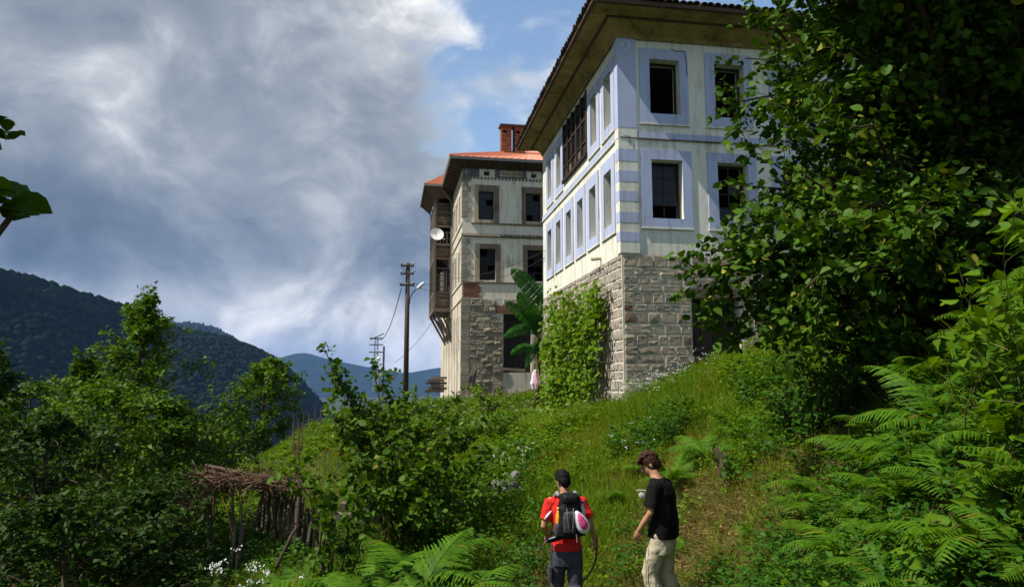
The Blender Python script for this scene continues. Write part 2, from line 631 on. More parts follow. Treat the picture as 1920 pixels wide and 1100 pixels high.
forestmat('forest_near', (.005, .012, .004), (.016, .034, .008))  # forest colours kept dark to stand for cloud shadow on the mountains
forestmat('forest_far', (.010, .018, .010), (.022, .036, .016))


def icos(sub):
    bm = bmesh.new()
    bmesh.ops.create_icosphere(bm, subdivisions=sub, radius=1)
    v = np.array([p.co[:] for p in bm.verts])
    f = np.array([[q.index for q in fc.verts] for fc in bm.faces])
    bm.free()
    return v, f


def mountain(name, label, ridge, mname, front=1.0, wid=420, slope=.62, tree=None, seed=1, ntree=6000, gul=26):
    """ridge: list of (px,py,Y)"""
    P = np.array([tuple(at(*q)) for q in ridge])
    s = np.concatenate([[0], np.cumsum(np.linalg.norm(np.diff(P[:, :2], axis=0), axis=1))])
    NS, NTT = 150, 90
    ss = np.linspace(0, s[-1], NS)
    RX = np.interp(ss, s, P[:, 0])
    RY = np.interp(ss, s, P[:, 1])
    RZ = np.interp(ss, s, P[:, 2])
    k = np.ones(7) / 7
    pad = lambda a: np.convolve(np.pad(a, 3, mode='edge'), k, 'valid')
    RX, RY, RZ = pad(RX), pad(RY), pad(RZ)
    tt = np.concatenate([np.linspace(-.5, 0, 20)[:-1], np.linspace(0, 1, NTT - 19)])
    S, T = np.meshgrid(np.arange(NS), tt, indexing='ij')
    dirx, diry = -P[:, 0].mean() * .25, -P[:, 1].mean()
    L = math.hypot(dirx, diry)
    dirx, diry = dirx / L, diry / L
    X = RX[S] + dirx * T * wid
    Y = RY[S] + diry * T * wid
    g = (vnoise(X * .9, Y * .35, gul * 4, seed) - .5) * gul * 1.6 + (vnoise(X, Y, gul, seed + 3) - .5) * gul * .5
    Z = RZ[S] - slope * np.abs(T) * wid + g * np.clip(np.abs(T) * 5, 0, 1)
    V = np.stack([X.ravel(), Y.ravel(), Z.ravel()], 1)
    m = len(tt)
    ii = (np.arange(NS - 1)[:, None] * m + np.arange(m - 1)[None, :]).ravel()
    o = mobj(name, np_mesh(name, V, np.stack([ii, ii + 1, ii + m + 1, ii + m], 1), True), MATS[mname])
    tag(o, label, kind='structure')
    if tree:
        rng = np.random.default_rng(seed)
        u = rng.random(ntree) * (NS - 1.01)
        # crowd the ridge line, where the crowns show one by one
        w = np.where(rng.random(ntree) < .22, rng.random(ntree) * .06 - .01, rng.random(ntree) ** 1.1)
        a = u.astype(int)
        fr = u - a
        px = RX[a] * (1 - fr) + RX[a + 1] * fr + dirx * w * wid
        py = RY[a] * (1 - fr) + RY[a + 1] * fr + diry * w * wid
        g = (vnoise(px * .9, py * .35, gul * 4, seed) - .5) * gul * 1.6 + (vnoise(px, py, gul, seed + 3) - .5) * gul * .5
        pz = RZ[a] * (1 - fr) + RZ[a + 1] * fr - slope * np.abs(w) * wid + g * np.clip(np.abs(w) * 5, 0, 1)
        bv, bf = icos(1)
        bv = bv * (1 + .5 * (rng.random(len(bv))[:, None] - .5))
        sc = tree * (.55 + .8 * rng.random(ntree))
        th = rng.random(ntree) * 6.28
        c, sn = np.cos(th), np.sin(th)
        vx = bv[None, :, 0] * c[:, None] - bv[None, :, 1] * sn[:, None]
        vy = bv[None, :, 0] * sn[:, None] + bv[None, :, 1] * c[:, None]
        hgt = 1.0 + .5 * rng.random(ntree)
        VV = np.stack([vx * sc[:, None] + px[:, None], vy * sc[:, None] + py[:, None], bv[None, :, 2] * (sc * hgt)[:, None] + (pz + sc * .35)[:, None]], -1).reshape(-1, 3)
        FF = (bf[None] + (np.arange(ntree) * len(bv))[:, None, None]).reshape(-1, 3)
        w_ = mobj('forest', np_mesh('forest', VV, FF, True), MATS[mname])
        tag(w_, 'dark green forest covering the ' + name.replace('_', ' '), 'forest', kind='stuff')


mountain('mountain', 'dark forested mountain sloping down from the left edge',
         [(-700, 250, 430), (-300, 410, 500), (-100, 478, 560), (0, 512, 600), (60, 524, 630), (130, 548, 660), (200, 566, 700), (262, 592, 740), (330, 618, 780), (400, 630, 810), (445, 642, 840), (505, 668, 880), (560, 712, 920), (612, 770, 960), (680, 850, 1010)],
         'forest_near', wid=560, slope=.46, tree=2.9, seed=4, ntree=17000)
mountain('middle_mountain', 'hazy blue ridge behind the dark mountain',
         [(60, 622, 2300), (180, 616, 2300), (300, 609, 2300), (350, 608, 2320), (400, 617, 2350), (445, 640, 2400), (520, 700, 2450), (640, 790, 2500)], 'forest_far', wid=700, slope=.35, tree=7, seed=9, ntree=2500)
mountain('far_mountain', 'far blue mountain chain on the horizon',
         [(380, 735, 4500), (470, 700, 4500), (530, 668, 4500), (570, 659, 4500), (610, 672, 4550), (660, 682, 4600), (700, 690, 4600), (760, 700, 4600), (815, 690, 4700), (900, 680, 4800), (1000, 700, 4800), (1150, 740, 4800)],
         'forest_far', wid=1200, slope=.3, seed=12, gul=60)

# ------------------------------------------------------------------ haze: the valley air
@mat('haze')
def _(t):
    return t.n('ShaderNodeBsdfDiffuse').outputs[0]


hm = bpy.data.materials['haze']
hm.node_tree.nodes.clear()
hv = hm.node_tree.nodes.new('ShaderNodeVolumePrincipled')
ho = hm.node_tree.nodes.new('ShaderNodeOutputMaterial')
hv.inputs['Color'].default_value = (.24, .48, 1.0, 1)
hv.inputs['Density'].default_value = 0.000075
hv.inputs['Anisotropy'].default_value = 0.0
hm.node_tree.links.new(hv.outputs[0], ho.inputs['Volume'])
hz_box = MB().box(-6500, 6500, -1900, 9500, -140, 460).build('haze', hm)
tag(hz_box, 'thin blue haze in the valley air', kind='stuff')

# ================================================================== HOUSES
def stone_variants(n=7, seed=3, rough=.16):
    """unit stone: face at w=+1 (local -Y is out), spans +-.5 in x and z"""
    out = []
    rng = random.Random(seed)
    for _ in range(n):
        N = 8
        base, mid, top = [], [], []
        for x, z in ((.5, .5), (0, .5), (-.5, .5), (-.5, 0), (-.5, -.5), (0, -.5), (.5, -.5), (.5, 0)):
            j = lambda: 1 - rng.random() * rough
            base.append((x * j(), 0, z * j()))
        for x, _, z in base:
            mid.append((x, -.62 - rng.random() * .25, z))
            top.append((x * .93 + rng.uniform(-.02, .02), -1 + rng.uniform(-.12, .12), z * .90 + rng.uniform(-.02, .02)))
        v = base + mid + top + [(rng.uniform(-.1, .1), -1.0 + rng.uniform(-.3, .2), rng.uniform(-.1, .1))]
        f = []
        for k in range(N):
            q = (k + 1) % N
            f.append((k, q, N + q, N + k))
            f.append((N + k, N + q, 2 * N + q, 2 * N + k))
            f.append((2 * N + k, 2 * N + q, 3 * N))
        out.append((v, f))
    return out


STV = stone_variants()


def stone_meshes(mname):
    r = []
    for v, f in STV:
        me = bpy.data.meshes.new('stone')
        me.from_pydata(v, [], f)
        me.materials.append(MATS[mname])
        r.append(me)
    return r


def courses(u0, u1, z0, z1, hmin, hmax, wmin, wmax, rng, holes=(), big=.15):
    """random coursed masonry: list of (u,z,w,h)"""
    res = []
    z = z0
    while z < z1 - .04:
        h = rng.uniform(hmin, hmax)
        if z1 - z - h < hmin * .6: h = z1 - z
        u = u0
        while u < u1 - .03:
            w = rng.uniform(wmin, wmax) * (1.7 if rng.random() < big else 1)
            if u1 - u - w < wmin * .6: w = u1 - u
            ok = True
            for a, b, c, d in holes:
                if u + w > a and u < b and z + h > c and z < d:
                    ok = False
                    if u < a and a - u > wmin * .5:
                        w = a - u
                        ok = True
                    break
            if ok:
                if h > .24 and w < .34 and rng.random() < .25:
                    hh = h * rng.uniform(.4, .6)
                    res.append((u + w / 2, z + hh / 2, w, hh))
                    res.append((u + w / 2, z + hh + (h - hh) / 2, w, h - hh))
                else:
                    res.append((u + w / 2, z + h / 2, w, h))
                u += w
            else:
                u = max(u + .05, b if b > u else u + .05)
        z += h
    return res


def facade_mesh(mb, L, z0, z1, holes, depth, u0=0.0):
    """wall skin with holes and reveals; mb maps (u, w, z)"""
    us = sorted(set([u0, L] + [h[0] for h in holes] + [h[1] for h in holes]))
    zs = sorted(set([z0, z1] + [h[2] for h in holes] + [h[3] for h in holes]))
    us = [a for a in us if u0 <= a <= L]
    zs = [a for a in zs if z0 <= a <= z1]
    for i in range(len(us) - 1):
        for j in range(len(zs) - 1):
            cu, cz = (us[i] + us[i + 1]) / 2, (zs[j] + zs[j + 1]) / 2
            if any(a < cu < b and c < cz < d for a, b, c, d in holes): continue
            for w in (0, -.5):
                q = [(us[i], w, zs[j]), (us[i], w, zs[j + 1]), (us[i + 1], w, zs[j + 1]), (us[i + 1], w, zs[j])]
                mb.quad(*(q if w == 0 else q[::-1]))
    for a, b, c, d in holes:
        mb.quad((a, 0, c), (a, -.5, c), (a, -.5, d), (a, 0, d))
        mb.quad((b, 0, c), (b, 0, d), (b, -.5, d), (b, -.5, c))
        mb.quad((a, 0, c), (b, 0, c), (b, -.5, c), (a, -.5, c))
        mb.quad((a, 0, d), (a, -.5, d), (b, -.5, d), (b, 0, d))


MAPR = (lambda u, w, z: (u, -w, z))        # facade along local x, facing local -y
MAPL = (lambda u, w, z: (-w, u, z))        # facade along local y, facing local -x


def fmb(side):
    return MB(MAPR, True) if side == 'R' else MB(MAPL, False)


def surround(side, a, b, c, d, ia, ib, ic, idd, out, mname, parent, name='window_surround'):
    m = fmb(side)
    e = -.004
    m.box(a, ia, e, out, c, d)
    m.box(ib, b, e, out, c, d)
    m.box(ia, ib, e, out, c, ic)
    m.box(ia, ib, e, out, idd, d)
    return m.build(name, MATS[mname], parent)


def sash(side, a, b, c, d, w, parent, cols=2, rows=3, frame=.055, bar=.03, glass=True, mname='dark_wood', empty_p=0.0, rng=random):
    m = fmb(side)
    m.box(a, a + frame, w - .05, w, c, d)
    m.box(b - frame, b, w - .05, w, c, d)
    m.box(a + frame, b - frame, w - .05, w, c, c + frame)
    m.box(a + frame, b - frame, w - .05, w, d - frame, d)
    fr = m.build('window', MATS[mname], parent)
    A, B, Cc, D = a + frame, b - frame, c + frame, d - frame
    for i in range(1, cols):
        u = A + (B - A) * i / cols
        fmb(side).box(u - bar / 2, u + bar / 2, w - .04, w - .008, Cc, D).build('glazing_bar', MATS[mname], fr)
    for j in range(1, rows):
        z = Cc + (D - Cc) * j / rows
        fmb(side).box(A, B, w - .042, w - .006, z - bar / 2, z + bar / 2).build('glazing_bar', MATS[mname], fr)
    if glass:
        for i in range(cols):
            for j in range(rows):
                if rng.random() < empty_p: continue
                ua, ub = A + (B - A) * i / cols + bar / 2, A + (B - A) * (i + 1) / cols - bar / 2
                za, zb = Cc + (D - Cc) * j / rows + bar / 2, Cc + (D - Cc) * (j + 1) / rows - bar / 2
                fmb(side).box(ua + .002, ub - .002, w - .028, w - .022, za + .002, zb - .002).build('pane', MATS['glass'], fr)
    return fr


def place_stones(parent, side, lst, meshes, rng, joint=.040, dep=(.012, .035), name='stone', base=-.03):
    for (u, z, w, h) in lst:
        me = rng.choice(meshes)
        d = rng.uniform(*dep) - base
        o = bpy.data.objects.new(name, me)
        if side == 'R':
            o.location = (u, -base, z)
            o.rotation_euler = (0, rng.choice((0, PI)), 0)
        else:
            o.location = (-base, u, z)
            o.rotation_euler = (0, rng.choice((0, PI)), -PI / 2)
        o.scale = (max(.05, w - joint), d, max(.05, h - joint))
        o.parent = parent
        COL.objects.link(o)


def joined_stones(parent, side, lst, mname, rng, joint=.034, dep=(.015, .045), base=-.03, name='stone_courses'):
    V, F = [], []
    for (u, z, w, h) in lst:
        v, f = rng.choice(STV)
        d = rng.uniform(*dep) - base
        b = len(V)
        for x, y, zz in v:
            uu, ww, z2 = u + x * (w - joint), base - y * d, z + zz * (h - joint)
            V.append(MAPR(uu, ww, z2) if side == 'R' else MAPL(uu, ww, z2))
        F += [tuple(i + b for i in q) for q in f]
    me = bpy.data.meshes.new(name)
    me.from_pydata(V, [], F)
    o = mobj(name, me, MATS[mname], parent)
    return tag(o, kind='stuff')


# ------------------------------------------------------------------ near house (blue trim)
NH_O = at(1165.5, 475, 19)
house = empty('stone_based_house', (NH_O.x, NH_O.y, 0), R(9),
              'large white plastered house with blue window surrounds and a grey stone base', 'house')
rng = random.Random(21)
NW, NL = 10.6, 10.62
ZS, ZB, ZT = 3.45, 6.8, 9.86
# openings
R_up = [(.91 + 1.95 * i, 1.80 + 1.95 * i, 7.46, 9.06) for i in range(5)]
R_lo = [(.90 + 1.95 * i, 1.81 + 1.95 * i, 4.46, 6.13) for i in range(5)]
Lc = [1.12, 2.76, 4.32, 5.95, 7.60, 9.22]
L_lo = [(c - .37, c + .37, 4.44, 6.05) for c in Lc]
L_up = [(c - .34, c + .34, 7.38, 8.95) for c in (1.0, 2.52, 7.47, 9.15)]
GAL = (3.36, 6.70, 7.36, 9.50)
m = fmb('R')
facade_mesh(m, NW, ZS, ZT, R_up + R_lo, .5)
m.build('front_wall', MATS['cream'], house)
m = fmb('L')
facade_mesh(m, NL, ZS, ZT, L_up + L_lo + [GAL], .5)
m.build('side_wall', MATS['cream'], house)
MB().box(NW - .4, NW - .002, .52, NL - .002, -1.5, ZT).build('end_wall', MATS['cream'], house)
MB().box(.002, NW - .41, NL - .4, NL - .003, -2.5, ZT).build('rear_wall', MATS['cream'], house)
DOOR = (1.96, 3.36, .2, 2.28)
m = fmb('R')
facade_mesh(m, NW, -1.6, ZS - .001, [DOOR], .5)
m.build('front_plinth', MATS['mortar'], house)
m = fmb('L')
facade_mesh(m, NL, -2.6, ZS - .001, [], .5)
m.build('side_plinth', MATS['mortar'], house)
# interior floors and a room divider keep the rooms dark
MB().box(.5, NW - .41, .5, NL - .41, 3.40, 3.55).build('room_floor', MATS['interior'], house)
MB().box(.5, NW - .41, .5, NL - .41, 6.70, 6.92).build('room_floor', MATS['interior'], house)
MB().box(.5, NW - .41, .5, NL - .41, 9.70, 9.82).build('ceiling', MATS['interior'], house)
MB().box(.5, NW - .41, 4.2, 4.3, 3.56, 9.69).build('partition', MATS['interior'], house)
MB().box(4.2, 4.3, .5, 4.19, 3.56, 9.69).build('partition', MATS['interior'], house)

# painted trim
for i in range(5):
    a = R_up[i]
    surround('R', a[0] - .29, a[1] + .25, 7.17, 9.37, *a, .035, 'blue_paint', house)
    fmb('R').box(a[0] - .31, a[1] + .27, .0, .05, 7.13, 7.168).build('window_sill', MATS['cream'], house)
    a = R_lo[i]
    surround('R', a[0] - .30, a[1] + .26, 4.2, 6.41, *a, .035, 'blue_paint', house)
    fmb('R').box(a[0] - .32, a[1] + .28, .0, .05, 4.16, 4.198).build('window_sill', MATS['cream'], house)
for i, a in enumerate(L_lo):
    surround('L', a[0] - .30, a[1] + .30, 4.15, 6.42, *a, .035, 'blue_paint', house)
    fmb('L').box(a[0] - .32, a[1] + .32, .0, .05, 4.11, 4.148).build('window_sill', MATS['cream'], house)
for a in L_up:
    surround('L', a[0] - .31, a[1] + .31, 7.09, 9.25, *a, .035, 'blue_paint', house)
    fmb('L').box(a[0] - .33, a[1] + .33, .0, .05, 7.05, 7.088).build('window_sill', MATS['cream'], house)
fmb('R').box(.52, NW, .0, .03, 6.73, 6.90).build('string_course', MATS['blue_paint'], house)
fmb('R').box(0, NW, .0, .052, 6.70, 6.728).build('string_course', MATS['dark_frame'], house)
fmb('L').box(.30, NL, .0, .03, 6.73, 6.92).build('string_course', MATS['blue_paint'], house)
fmb('L').box(.0, NL, .0, .05, 6.70, 6.728).build('string_course', MATS['cream'], house)
# corner pilaster: solid blue above, striped below
m = MB()
m.box(-.045, .50, -.045, -.001, 7.0, ZT)
m.box(-.045, -.001, -.001, .28, 7.0, ZT)
m.build('corner_pilaster', MATS['blue_paint'], house)
m = MB()
m.box(-.04, .505, -.04, -.001, ZS + .02, 6.998)
m.box(-.04, -.001, -.001, .285, ZS + .02, 6.998)
m.build('corner_pilaster', MATS['cream'], house)
for za, zb in ((6.04, 6.39), (5.46, 5.77), (4.91, 5.19), (4.31, 4.61), (3.79, 4.05)):
    m = MB()
    m.box(-.046, .5, -.046, -.041, za, zb)
    m.box(-.046, -.041, -.0405, .28, za + .01, zb + .01)
    m.build('painted_quoin', MATS['blue_paint'], house)


def crescent(cx, cz, r, w, mp, flip, parent, out=.004):
    n = 18
    o, i_ = [], []
    for k in range(n + 1):
        a = R(50) + R(260) * k / n
        o.append((cx + r * math.cos(a), cz + r * math.sin(a)))
        tt = math.sin(PI * k / n)
        rr = r - w * tt
        i_.append((cx + .0 + rr * math.cos(a), cz + rr * math.sin(a)))
    m = MB(mp, flip)
    vs = [(x, out, z) for x, z in o] + [(x, out, z) for x, z in i_]
    vs += [(x, out - .003, z) for x, z in o] + [(x, out - .003, z) for x, z in i_]
    q = n + 1
    fs = [(k, k + 1, q + k + 1, q + k) for k in range(n)] + [(2 * q + k + 1, 2 * q + k, 3 * q + k, 3 * q + k + 1) for k in range(n)]
    m.add(vs, fs)
    st = []
    for k in range(10):
        a = PI / 2 + k * PI / 5
        rr = r * .42 if k % 2 == 0 else r * .17
        st.append((cx + r * .62 + rr * math.cos(a), out, cz + rr * math.sin(a)))
    m.prism(st, (0, -.003, 0))
    return m.build('crescent_emblem', MATS['emblem'], parent)


# the crescent opens to the left with the star inside it
crescent(.0, 0, .14, .05, (lambda u, w, z: (.22 - u, -w - .0455, 9.42 + z)), False, house)
# hairline wire and old cable below the course
MB().tube([(.10, -.06, 6.76), (.3, -.06, 6.74), (.28, -.06, 6.62), (.31, -.06, 6.48)], .008, 5).build('loose_cable', MATS['cable'], house)
MB().tube([(1.55, -.05, 9.40), (1.70, -.07, 9.33), (1.95, -.06, 9.36), (2.0, -.05, 9.1), (2.02, -.05, 8.6)], .008, 5).build('loose_cable', MATS['cable'], house)
MB().tube([(-.30, 2.0, 3.62), (0, 2.0, 3.66)], .05, 8).build('clay_spout', MATS['pale_frame'], house)

# windows
for i in range(5):
    a = R_lo[i]
    sash('R', a[0], a[1], a[2], a[3], -.26, house, 2, 4, empty_p=.45, rng=rng)
    a = R_up[i]
    m = fmb('R')
    m.box(a[1] - .06, a[1], -.30, -.24, a[2], a[3])
    m.box(a[0], a[0] + .05, -.30, -.24, a[2], a[3])
    m.box(a[0] + .05, a[1] - .06, -.30, -.24, a[3] - .06, a[3])
    m.build('window', MATS['dark_wood'], house)
for a in L_lo:
    sash('L', a[0], a[1], a[2], a[3], -.20, house, 2, 4, empty_p=.3, rng=rng)
for a in L_up:
    sash('L', a[0], a[1], a[2], a[3], -.20, house, 2, 4, empty_p=.5, rng=rng)
# wooden gallery in the middle of the upper side wall
gal = fmb('L').box(GAL[0] - .02, GAL[1] + .02, -.02, .09, GAL[2] - .10, GAL[2] + .03).build('wooden_gallery', MATS['dark_wood'], house)
for k in range(6):
    u = GAL[0] + .05 + (GAL[1] - GAL[0] - .1) * k / 5
    fmb('L').box(u - .05, u + .05, -.10, .045, GAL[2] + .03, GAL[3]).build('post', MATS['dark_wood'], gal)
for z in (7.86, 8.62, 9.1):
    fmb('L').box(GAL[0], GAL[1], -.07, .022, z - .035, z + .035).build('rail', MATS['dark_wood'], gal)
for k in range(5):
    u0 = GAL[0] + .1 + (GAL[1] - GAL[0] - .1) * k / 5
    u1 = GAL[0] + (GAL[1] - GAL[0] - .1) * (k + 1) / 5
    fmb('L').box(u0 + .003, u1 - .003, -.05, -.02, GAL[2] + .032, 7.82).build('panel', MATS['grey_wood'] if k in (1, 3) else MATS['dark_wood'], gal)
    if k in (0, 2, 4):
        fmb('L').box(u0 + .003, u1 - .003, -.04, -.034, 7.90, 8.58).build('pane', MATS['glass'], gal)
    fmb('L').box((u0 + u1) / 2 - .02, (u0 + u1) / 2 + .02, -.06, .0, 7.9, 9.4).build('mullion', MATS['dark_wood'], gal)

# stones of the base
SM = stone_meshes('grey_stone')
SMW = stone_meshes('warm_stone')
place_stones(house, 'R', courses(0.02, 1.94, -.95, ZS, .20, .34, .20, .48, rng, big=.2), SM, rng)
place_stones(house, 'R', courses(3.40, 6.6, -.1, ZS, .22, .36, .24, .50, rng, big=.2), SM, rng)
place_stones(house, 'R', courses(1.96, 3.36, 2.55, ZS, .24, .34, .25, .5, rng), SM, rng)
joined_stones(house, 'R', courses(6.6, NW, .2, ZS, .24, .36, .26, .5, rng), 'grey_stone', rng)
left_st = courses(0.02, NL - .02, -1.6, ZS, .20, .32, .22, .46, rng, big=.25)
near_l = [s for s in left_st if s[0] < 1.15 or (s[0] > 8.6 and s[1] > -1.4) or (s[1] > 2.75 and s[0] < 6)]
far_l = [s for s in left_st if s not in near_l]
place_stones(house, 'L', near_l, SMW, rng)
joined_stones(house, 'L', far_l, 'warm_stone', rng)
# dark doorway with a plank door and lintel
fmb('R').box(1.86, 3.46, .0, .07, 2.285, 2.53).build('lintel', MATS['grey_wood'], house)
door = fmb('R').box(DOOR[0], DOOR[1], -.36, -.33, .2, 2.28).build('door', MATS['dark_wood'], house)
for k in range(8):
    u = DOOR[0] + .02 + k * .17
    fmb('R').box(u + .004, u + .163, -.328, -.305 + .012 * (k % 3), .25, 2.24).build('plank', MATS['dark_wood'], door)

# eaves: cove, soffit and fascia
EV = .95
A, B2 = .38, EV
m = MB()
zc, zo = 10.04, 10.14


def ring(o, z):
    return [(-o, -o, z), (NW + o, -o, z), (NW + o, NL + o, z), (-o, NL + o, z)]


def strip(m, r0, r1):
    for k in range(4):
        q = (k + 1) % 4
        m.quad(r0[k], r1[k], r1[q], r0[q])


strip(m, ring(.06, 9.60), ring(.06, 9.72))
strip(m, ring(.06, 9.72), ring(A, zc))
m.build('eave_cove', MATS['soffit'], house)
m = MB()
strip(m, ring(A - .001, zc + .001), ring(B2, zo))
m.build('soffit', MATS['soffit'], house)
for o_, z_ in ((A + .02, zc - .025), (EV - .04, zo - .028)):
    m = MB()
    strip(m, ring(o_ - .035, z_), ring(o_ + .035, z_))
    strip(m, ring(o_ + .035, z_), ring(o_ + .035, z_ + .06))
    strip(m, ring(o_ - .035, z_ + .06), ring(o_ - .035, z_))
    m.build('soffit_batten', MATS['brown_wood'], house)
m = MB()
strip(m, ring(EV, zo - .02), ring(EV, zo + .09))
strip(m, ring(EV + .03, zo - .02), ring(EV, zo - .02))
strip(m, ring(EV + .03, zo + .09), ring(EV + .03, zo - .02))
m.build('fascia', MATS['brown_wood'], house)
# hipped roof
PITCH_R = math.tan(R(22))
hr = (min(NW, NL) / 2 + EV) * PITCH_R
c0 = ring(EV + .03, zo + .09)
ap = (NW / 2, NL / 2, zo + .09 + hr)
m = MB()
for k in range(4):
    m.add([c0[k], c0[(k + 1) % 4], ap], [(0, 1, 2)])
m.add(c0, [(3, 2, 1, 0)])
roof = m.build('roof', MATS['roof_clay'], house)
# clay tiles along the visible eaves
tile = MB()
n = 7
for (r0, yy) in ((.088, 0.0), (.105, -.42)):
    for k in range(n):
        a = PI * k / (n - 1)
        tile.v.append((r0 * math.cos(a), yy, r0 * math.sin(a) * .9))
    for k in range(n):
        a = PI * k / (n - 1)
        tile.v.append(((r0 - .014) * math.cos(a), yy, (r0 - .014) * math.sin(a) * .9))
for k in range(n - 1):
    tile.f.append((k, k + 1, 2 * n + k + 1, 2 * n + k))
    tile.f.append((n + k + 1, n + k, 3 * n + k, 3 * n + k + 1))
    tile.f.append((k + 1, k, n + k, n + k + 1))
    tile.f.append((2 * n + k, 2 * n + k + 1, 3 * n + k + 1, 3 * n + k))
TM = tile.mesh('roof_tile', True)
TM.materials.append(MATS['roof_clay'])
ang = R(22)
zr = zo + .10
for row in range(2):
    off = row * .34
    nt = int((NL + 2 * EV) / .20)
    for k in range(nt):
        u = -EV + .1 + k * .20
        if u < -EV + off + .05 or u > NL + EV - off - .05: continue
        # left eave: tile points to -x
        o = mobj('roof_tile', TM, None, roof, (-EV + .30 + off * math.cos(ang) + rng.uniform(-.02, .02), u + rng.uniform(-.012, .012), zr + .02 + (off + .30) * math.tan(ang) + rng.uniform(-.008, .012)))
        o.rotation_euler = Matrix.Rotation(-PI / 2, 4, 'Z').to_euler()
        o.rotation_euler = (Matrix.Rotation(-PI / 2 + rng.uniform(-.05, .05), 4, 'Z') @ Matrix.Rotation(ang, 4, 'X')).to_euler()
        if row == 0 or u < 7.5:
            o = mobj('roof_tile', TM, None, roof, (u + rng.uniform(-.012, .012), -EV + .30 + off * math.cos(ang) + rng.uniform(-.02, .02), zr + .02 + (off + .30) * math.tan(ang) + rng.uniform(-.008, .012)))
            o.rotation_euler = (Matrix.Rotation(rng.uniform(-.05, .05), 4, 'Z') @ Matrix.Rotation(ang, 4, 'X')).to_euler()

# ------------------------------------------------------------------ far house (red roof, timber bay)
FH_O = at(866, 525, 39)
fh = empty('old_house', (FH_O.x, FH_O.y, 0), R(9.9), 'weathered house with orange metal roof, timber bay and rubble stone ground floor', 'house')
rng = random.Random(5)
FW, FL = 9.4, 15.2
FT = 12.02
cx_ = [0.0, 2.73, 5.46]
F_up = [(.90 + c, 1.79 + c, 9.05, 10.72) for c in cx_]
F_lo = [(.98 + c, 1.90 + c, 5.62, 7.42) for c in cx_]
vents = [(1.21 + c, 1.53 + c, 11.62, 11.88) for c in cx_]
m = fmb('R')
facade_mesh(m, FW, 4.6, FT, F_up + F_lo + vents, .5)
m.build('front_wall', MATS['old_plaster'], fh)
Lw = [(c - .33, c + .33, 9.0, 10.7) for c in (1.5, 3.4, 5.0)] + [(c - .33, c + .33, 5.6, 7.4) for c in (1.5, 3.4, 5.0)]
Ln = [(c - .16, c + .16, 1.6, 3.7) for c in (1.5, 3.0, 4.6, 6.4, 8.6)]
m = fmb('L')
facade_mesh(m, FL, -2.2, FT, Lw + Ln, .5)
m.build('side_wall', MATS['weathered_white'], fh)
FD = (2.34, 3.92, .5, 3.74)
m = fmb('R')
facade_mesh(m, FW, -2.0, 4.599, [FD], .5)
m.build('front_plinth', MATS['mortar'], fh)
MB().box(FW - .3, FW - .002, .52, FL - .002, -1.5, FT).build('end_wall', MATS['old_plaster'], fh)
MB().box(.002, FW - .31, FL - .4, FL - .003, -2.5, FT).build('rear_wall', MATS['old_plaster'], fh)
for z in (4.5, 8.2, 11.5):
    MB().box(.5, FW - .31, .5, FL - .41, z, z + .15).build('room_floor', MATS['interior'], fh)
MB().box(.5, FW - .31, 3.6, 3.7, 4.7, 11.4).build('partition', MATS['interior'], fh)
# trim
for c in cx_:
    a = (.90 + c, 1.79 + c, 9.05, 10.72)
    left = 'pale_frame' if c == 0 else 'dark_frame'
    surround('R', a[0] - .24, a[0] - .001, 8.90, 11.06, a[0] - .002, a[0] - .0015, 9, 9.1, .03, left, fh)
    m = fmb('R')
    m.box(a[1], a[1] + .30, -.004, .034, 8.90, 11.06)
    m.box(a[0], a[1], -.004, .034, 10.72, 11.06)
    m.build('window_surround', MATS['dark_frame'], fh)
    fmb('R').box(a[0], a[1], -.004, .034, 8.90, 9.05).build('window_surround', MATS['pale_frame'], fh)
    sash('R', *a, -.16, fh, 2, 4, frame=.06, bar=.04, mname='dark_wood', empty_p=.15, rng=rng)
    b = (.98 + c, 1.90 + c, 5.62, 7.42)
    m = fmb('R')
    m.box(b[1], b[1] + .27, -.004, .034, 5.53, 7.68)
    m.box(b[0], b[1], -.004, .034, 7.42, 7.68)
    m.build('window_surround', MATS['dark_frame'], fh)
    fmb('R').box(b[0] - .26, b[0], -.004, .034, 5.53, 7.68).build('window_surround', MATS[left], fh)
    sash('R', *b, -.16, fh, 2, 4, frame=.06, bar=.04, mname='dark_wood', empty_p=.3, rng=rng)
    # frieze panel with a small vent
    fmb('R').box(.95 + c, 1.18 + c, .0, .036, 11.60, 11.92).build('frieze_panel', MATS['cream'], fh)
    fmb('R').box(1.56 + c, 1.82 + c, .0, .036, 11.60, 11.92).build('frieze_panel', MATS['cream'], fh)
m = fmb('R')
for x0, x1 in ((.0, .94), (1.84, 3.67), (4.56, 6.4), (7.3, FW)):
    m.box(x0, x1, .0, .028, 11.52, FT)
m.build('frieze', MATS['grey_frieze'], fh)
for k in range(44):
    fmb('R').box(.02 + k * .2, .12 + k * .2, .0, .06, 11.40, 11.515).build('dentil', MATS['grey_frieze'], fh)
# inscription panel in the frieze: a pale plaque with flowing strokes
pl = fmb('R').box(2.12, 3.46, .028, .045, 11.60, 11.94).build('inscription_plaque', MATS['pale_frame'], fh)
for k in range(9):
    x = 2.22 + k * .135
    pts = []
    for q in range(7):
        a = q / 6
        pts.append((x + .10 * math.sin(a * 3.2 + k), -.052, 11.68 + .18 * ((a * (1 + .3 * (k % 3))) % 1) + .02 * math.sin(k * 2.1 + a * 6)))
    MB().tube(pts, .011, 4).build('script_stroke', MATS['dark_frame'], pl)
crescent(0, 0, .12, .045, (lambda u, w, z: (.26 + u, -w - .03, 11.77 + z)), True, fh)
fmb('R').box(.5, FW, .0, .07, 8.80, 8.87).build('sill_course', MATS['dark_frame'], fh)
fmb('R').box(0, FW, .0, .06, 5.44, 5.52).build('sill_course', MATS['dark_frame'], fh)
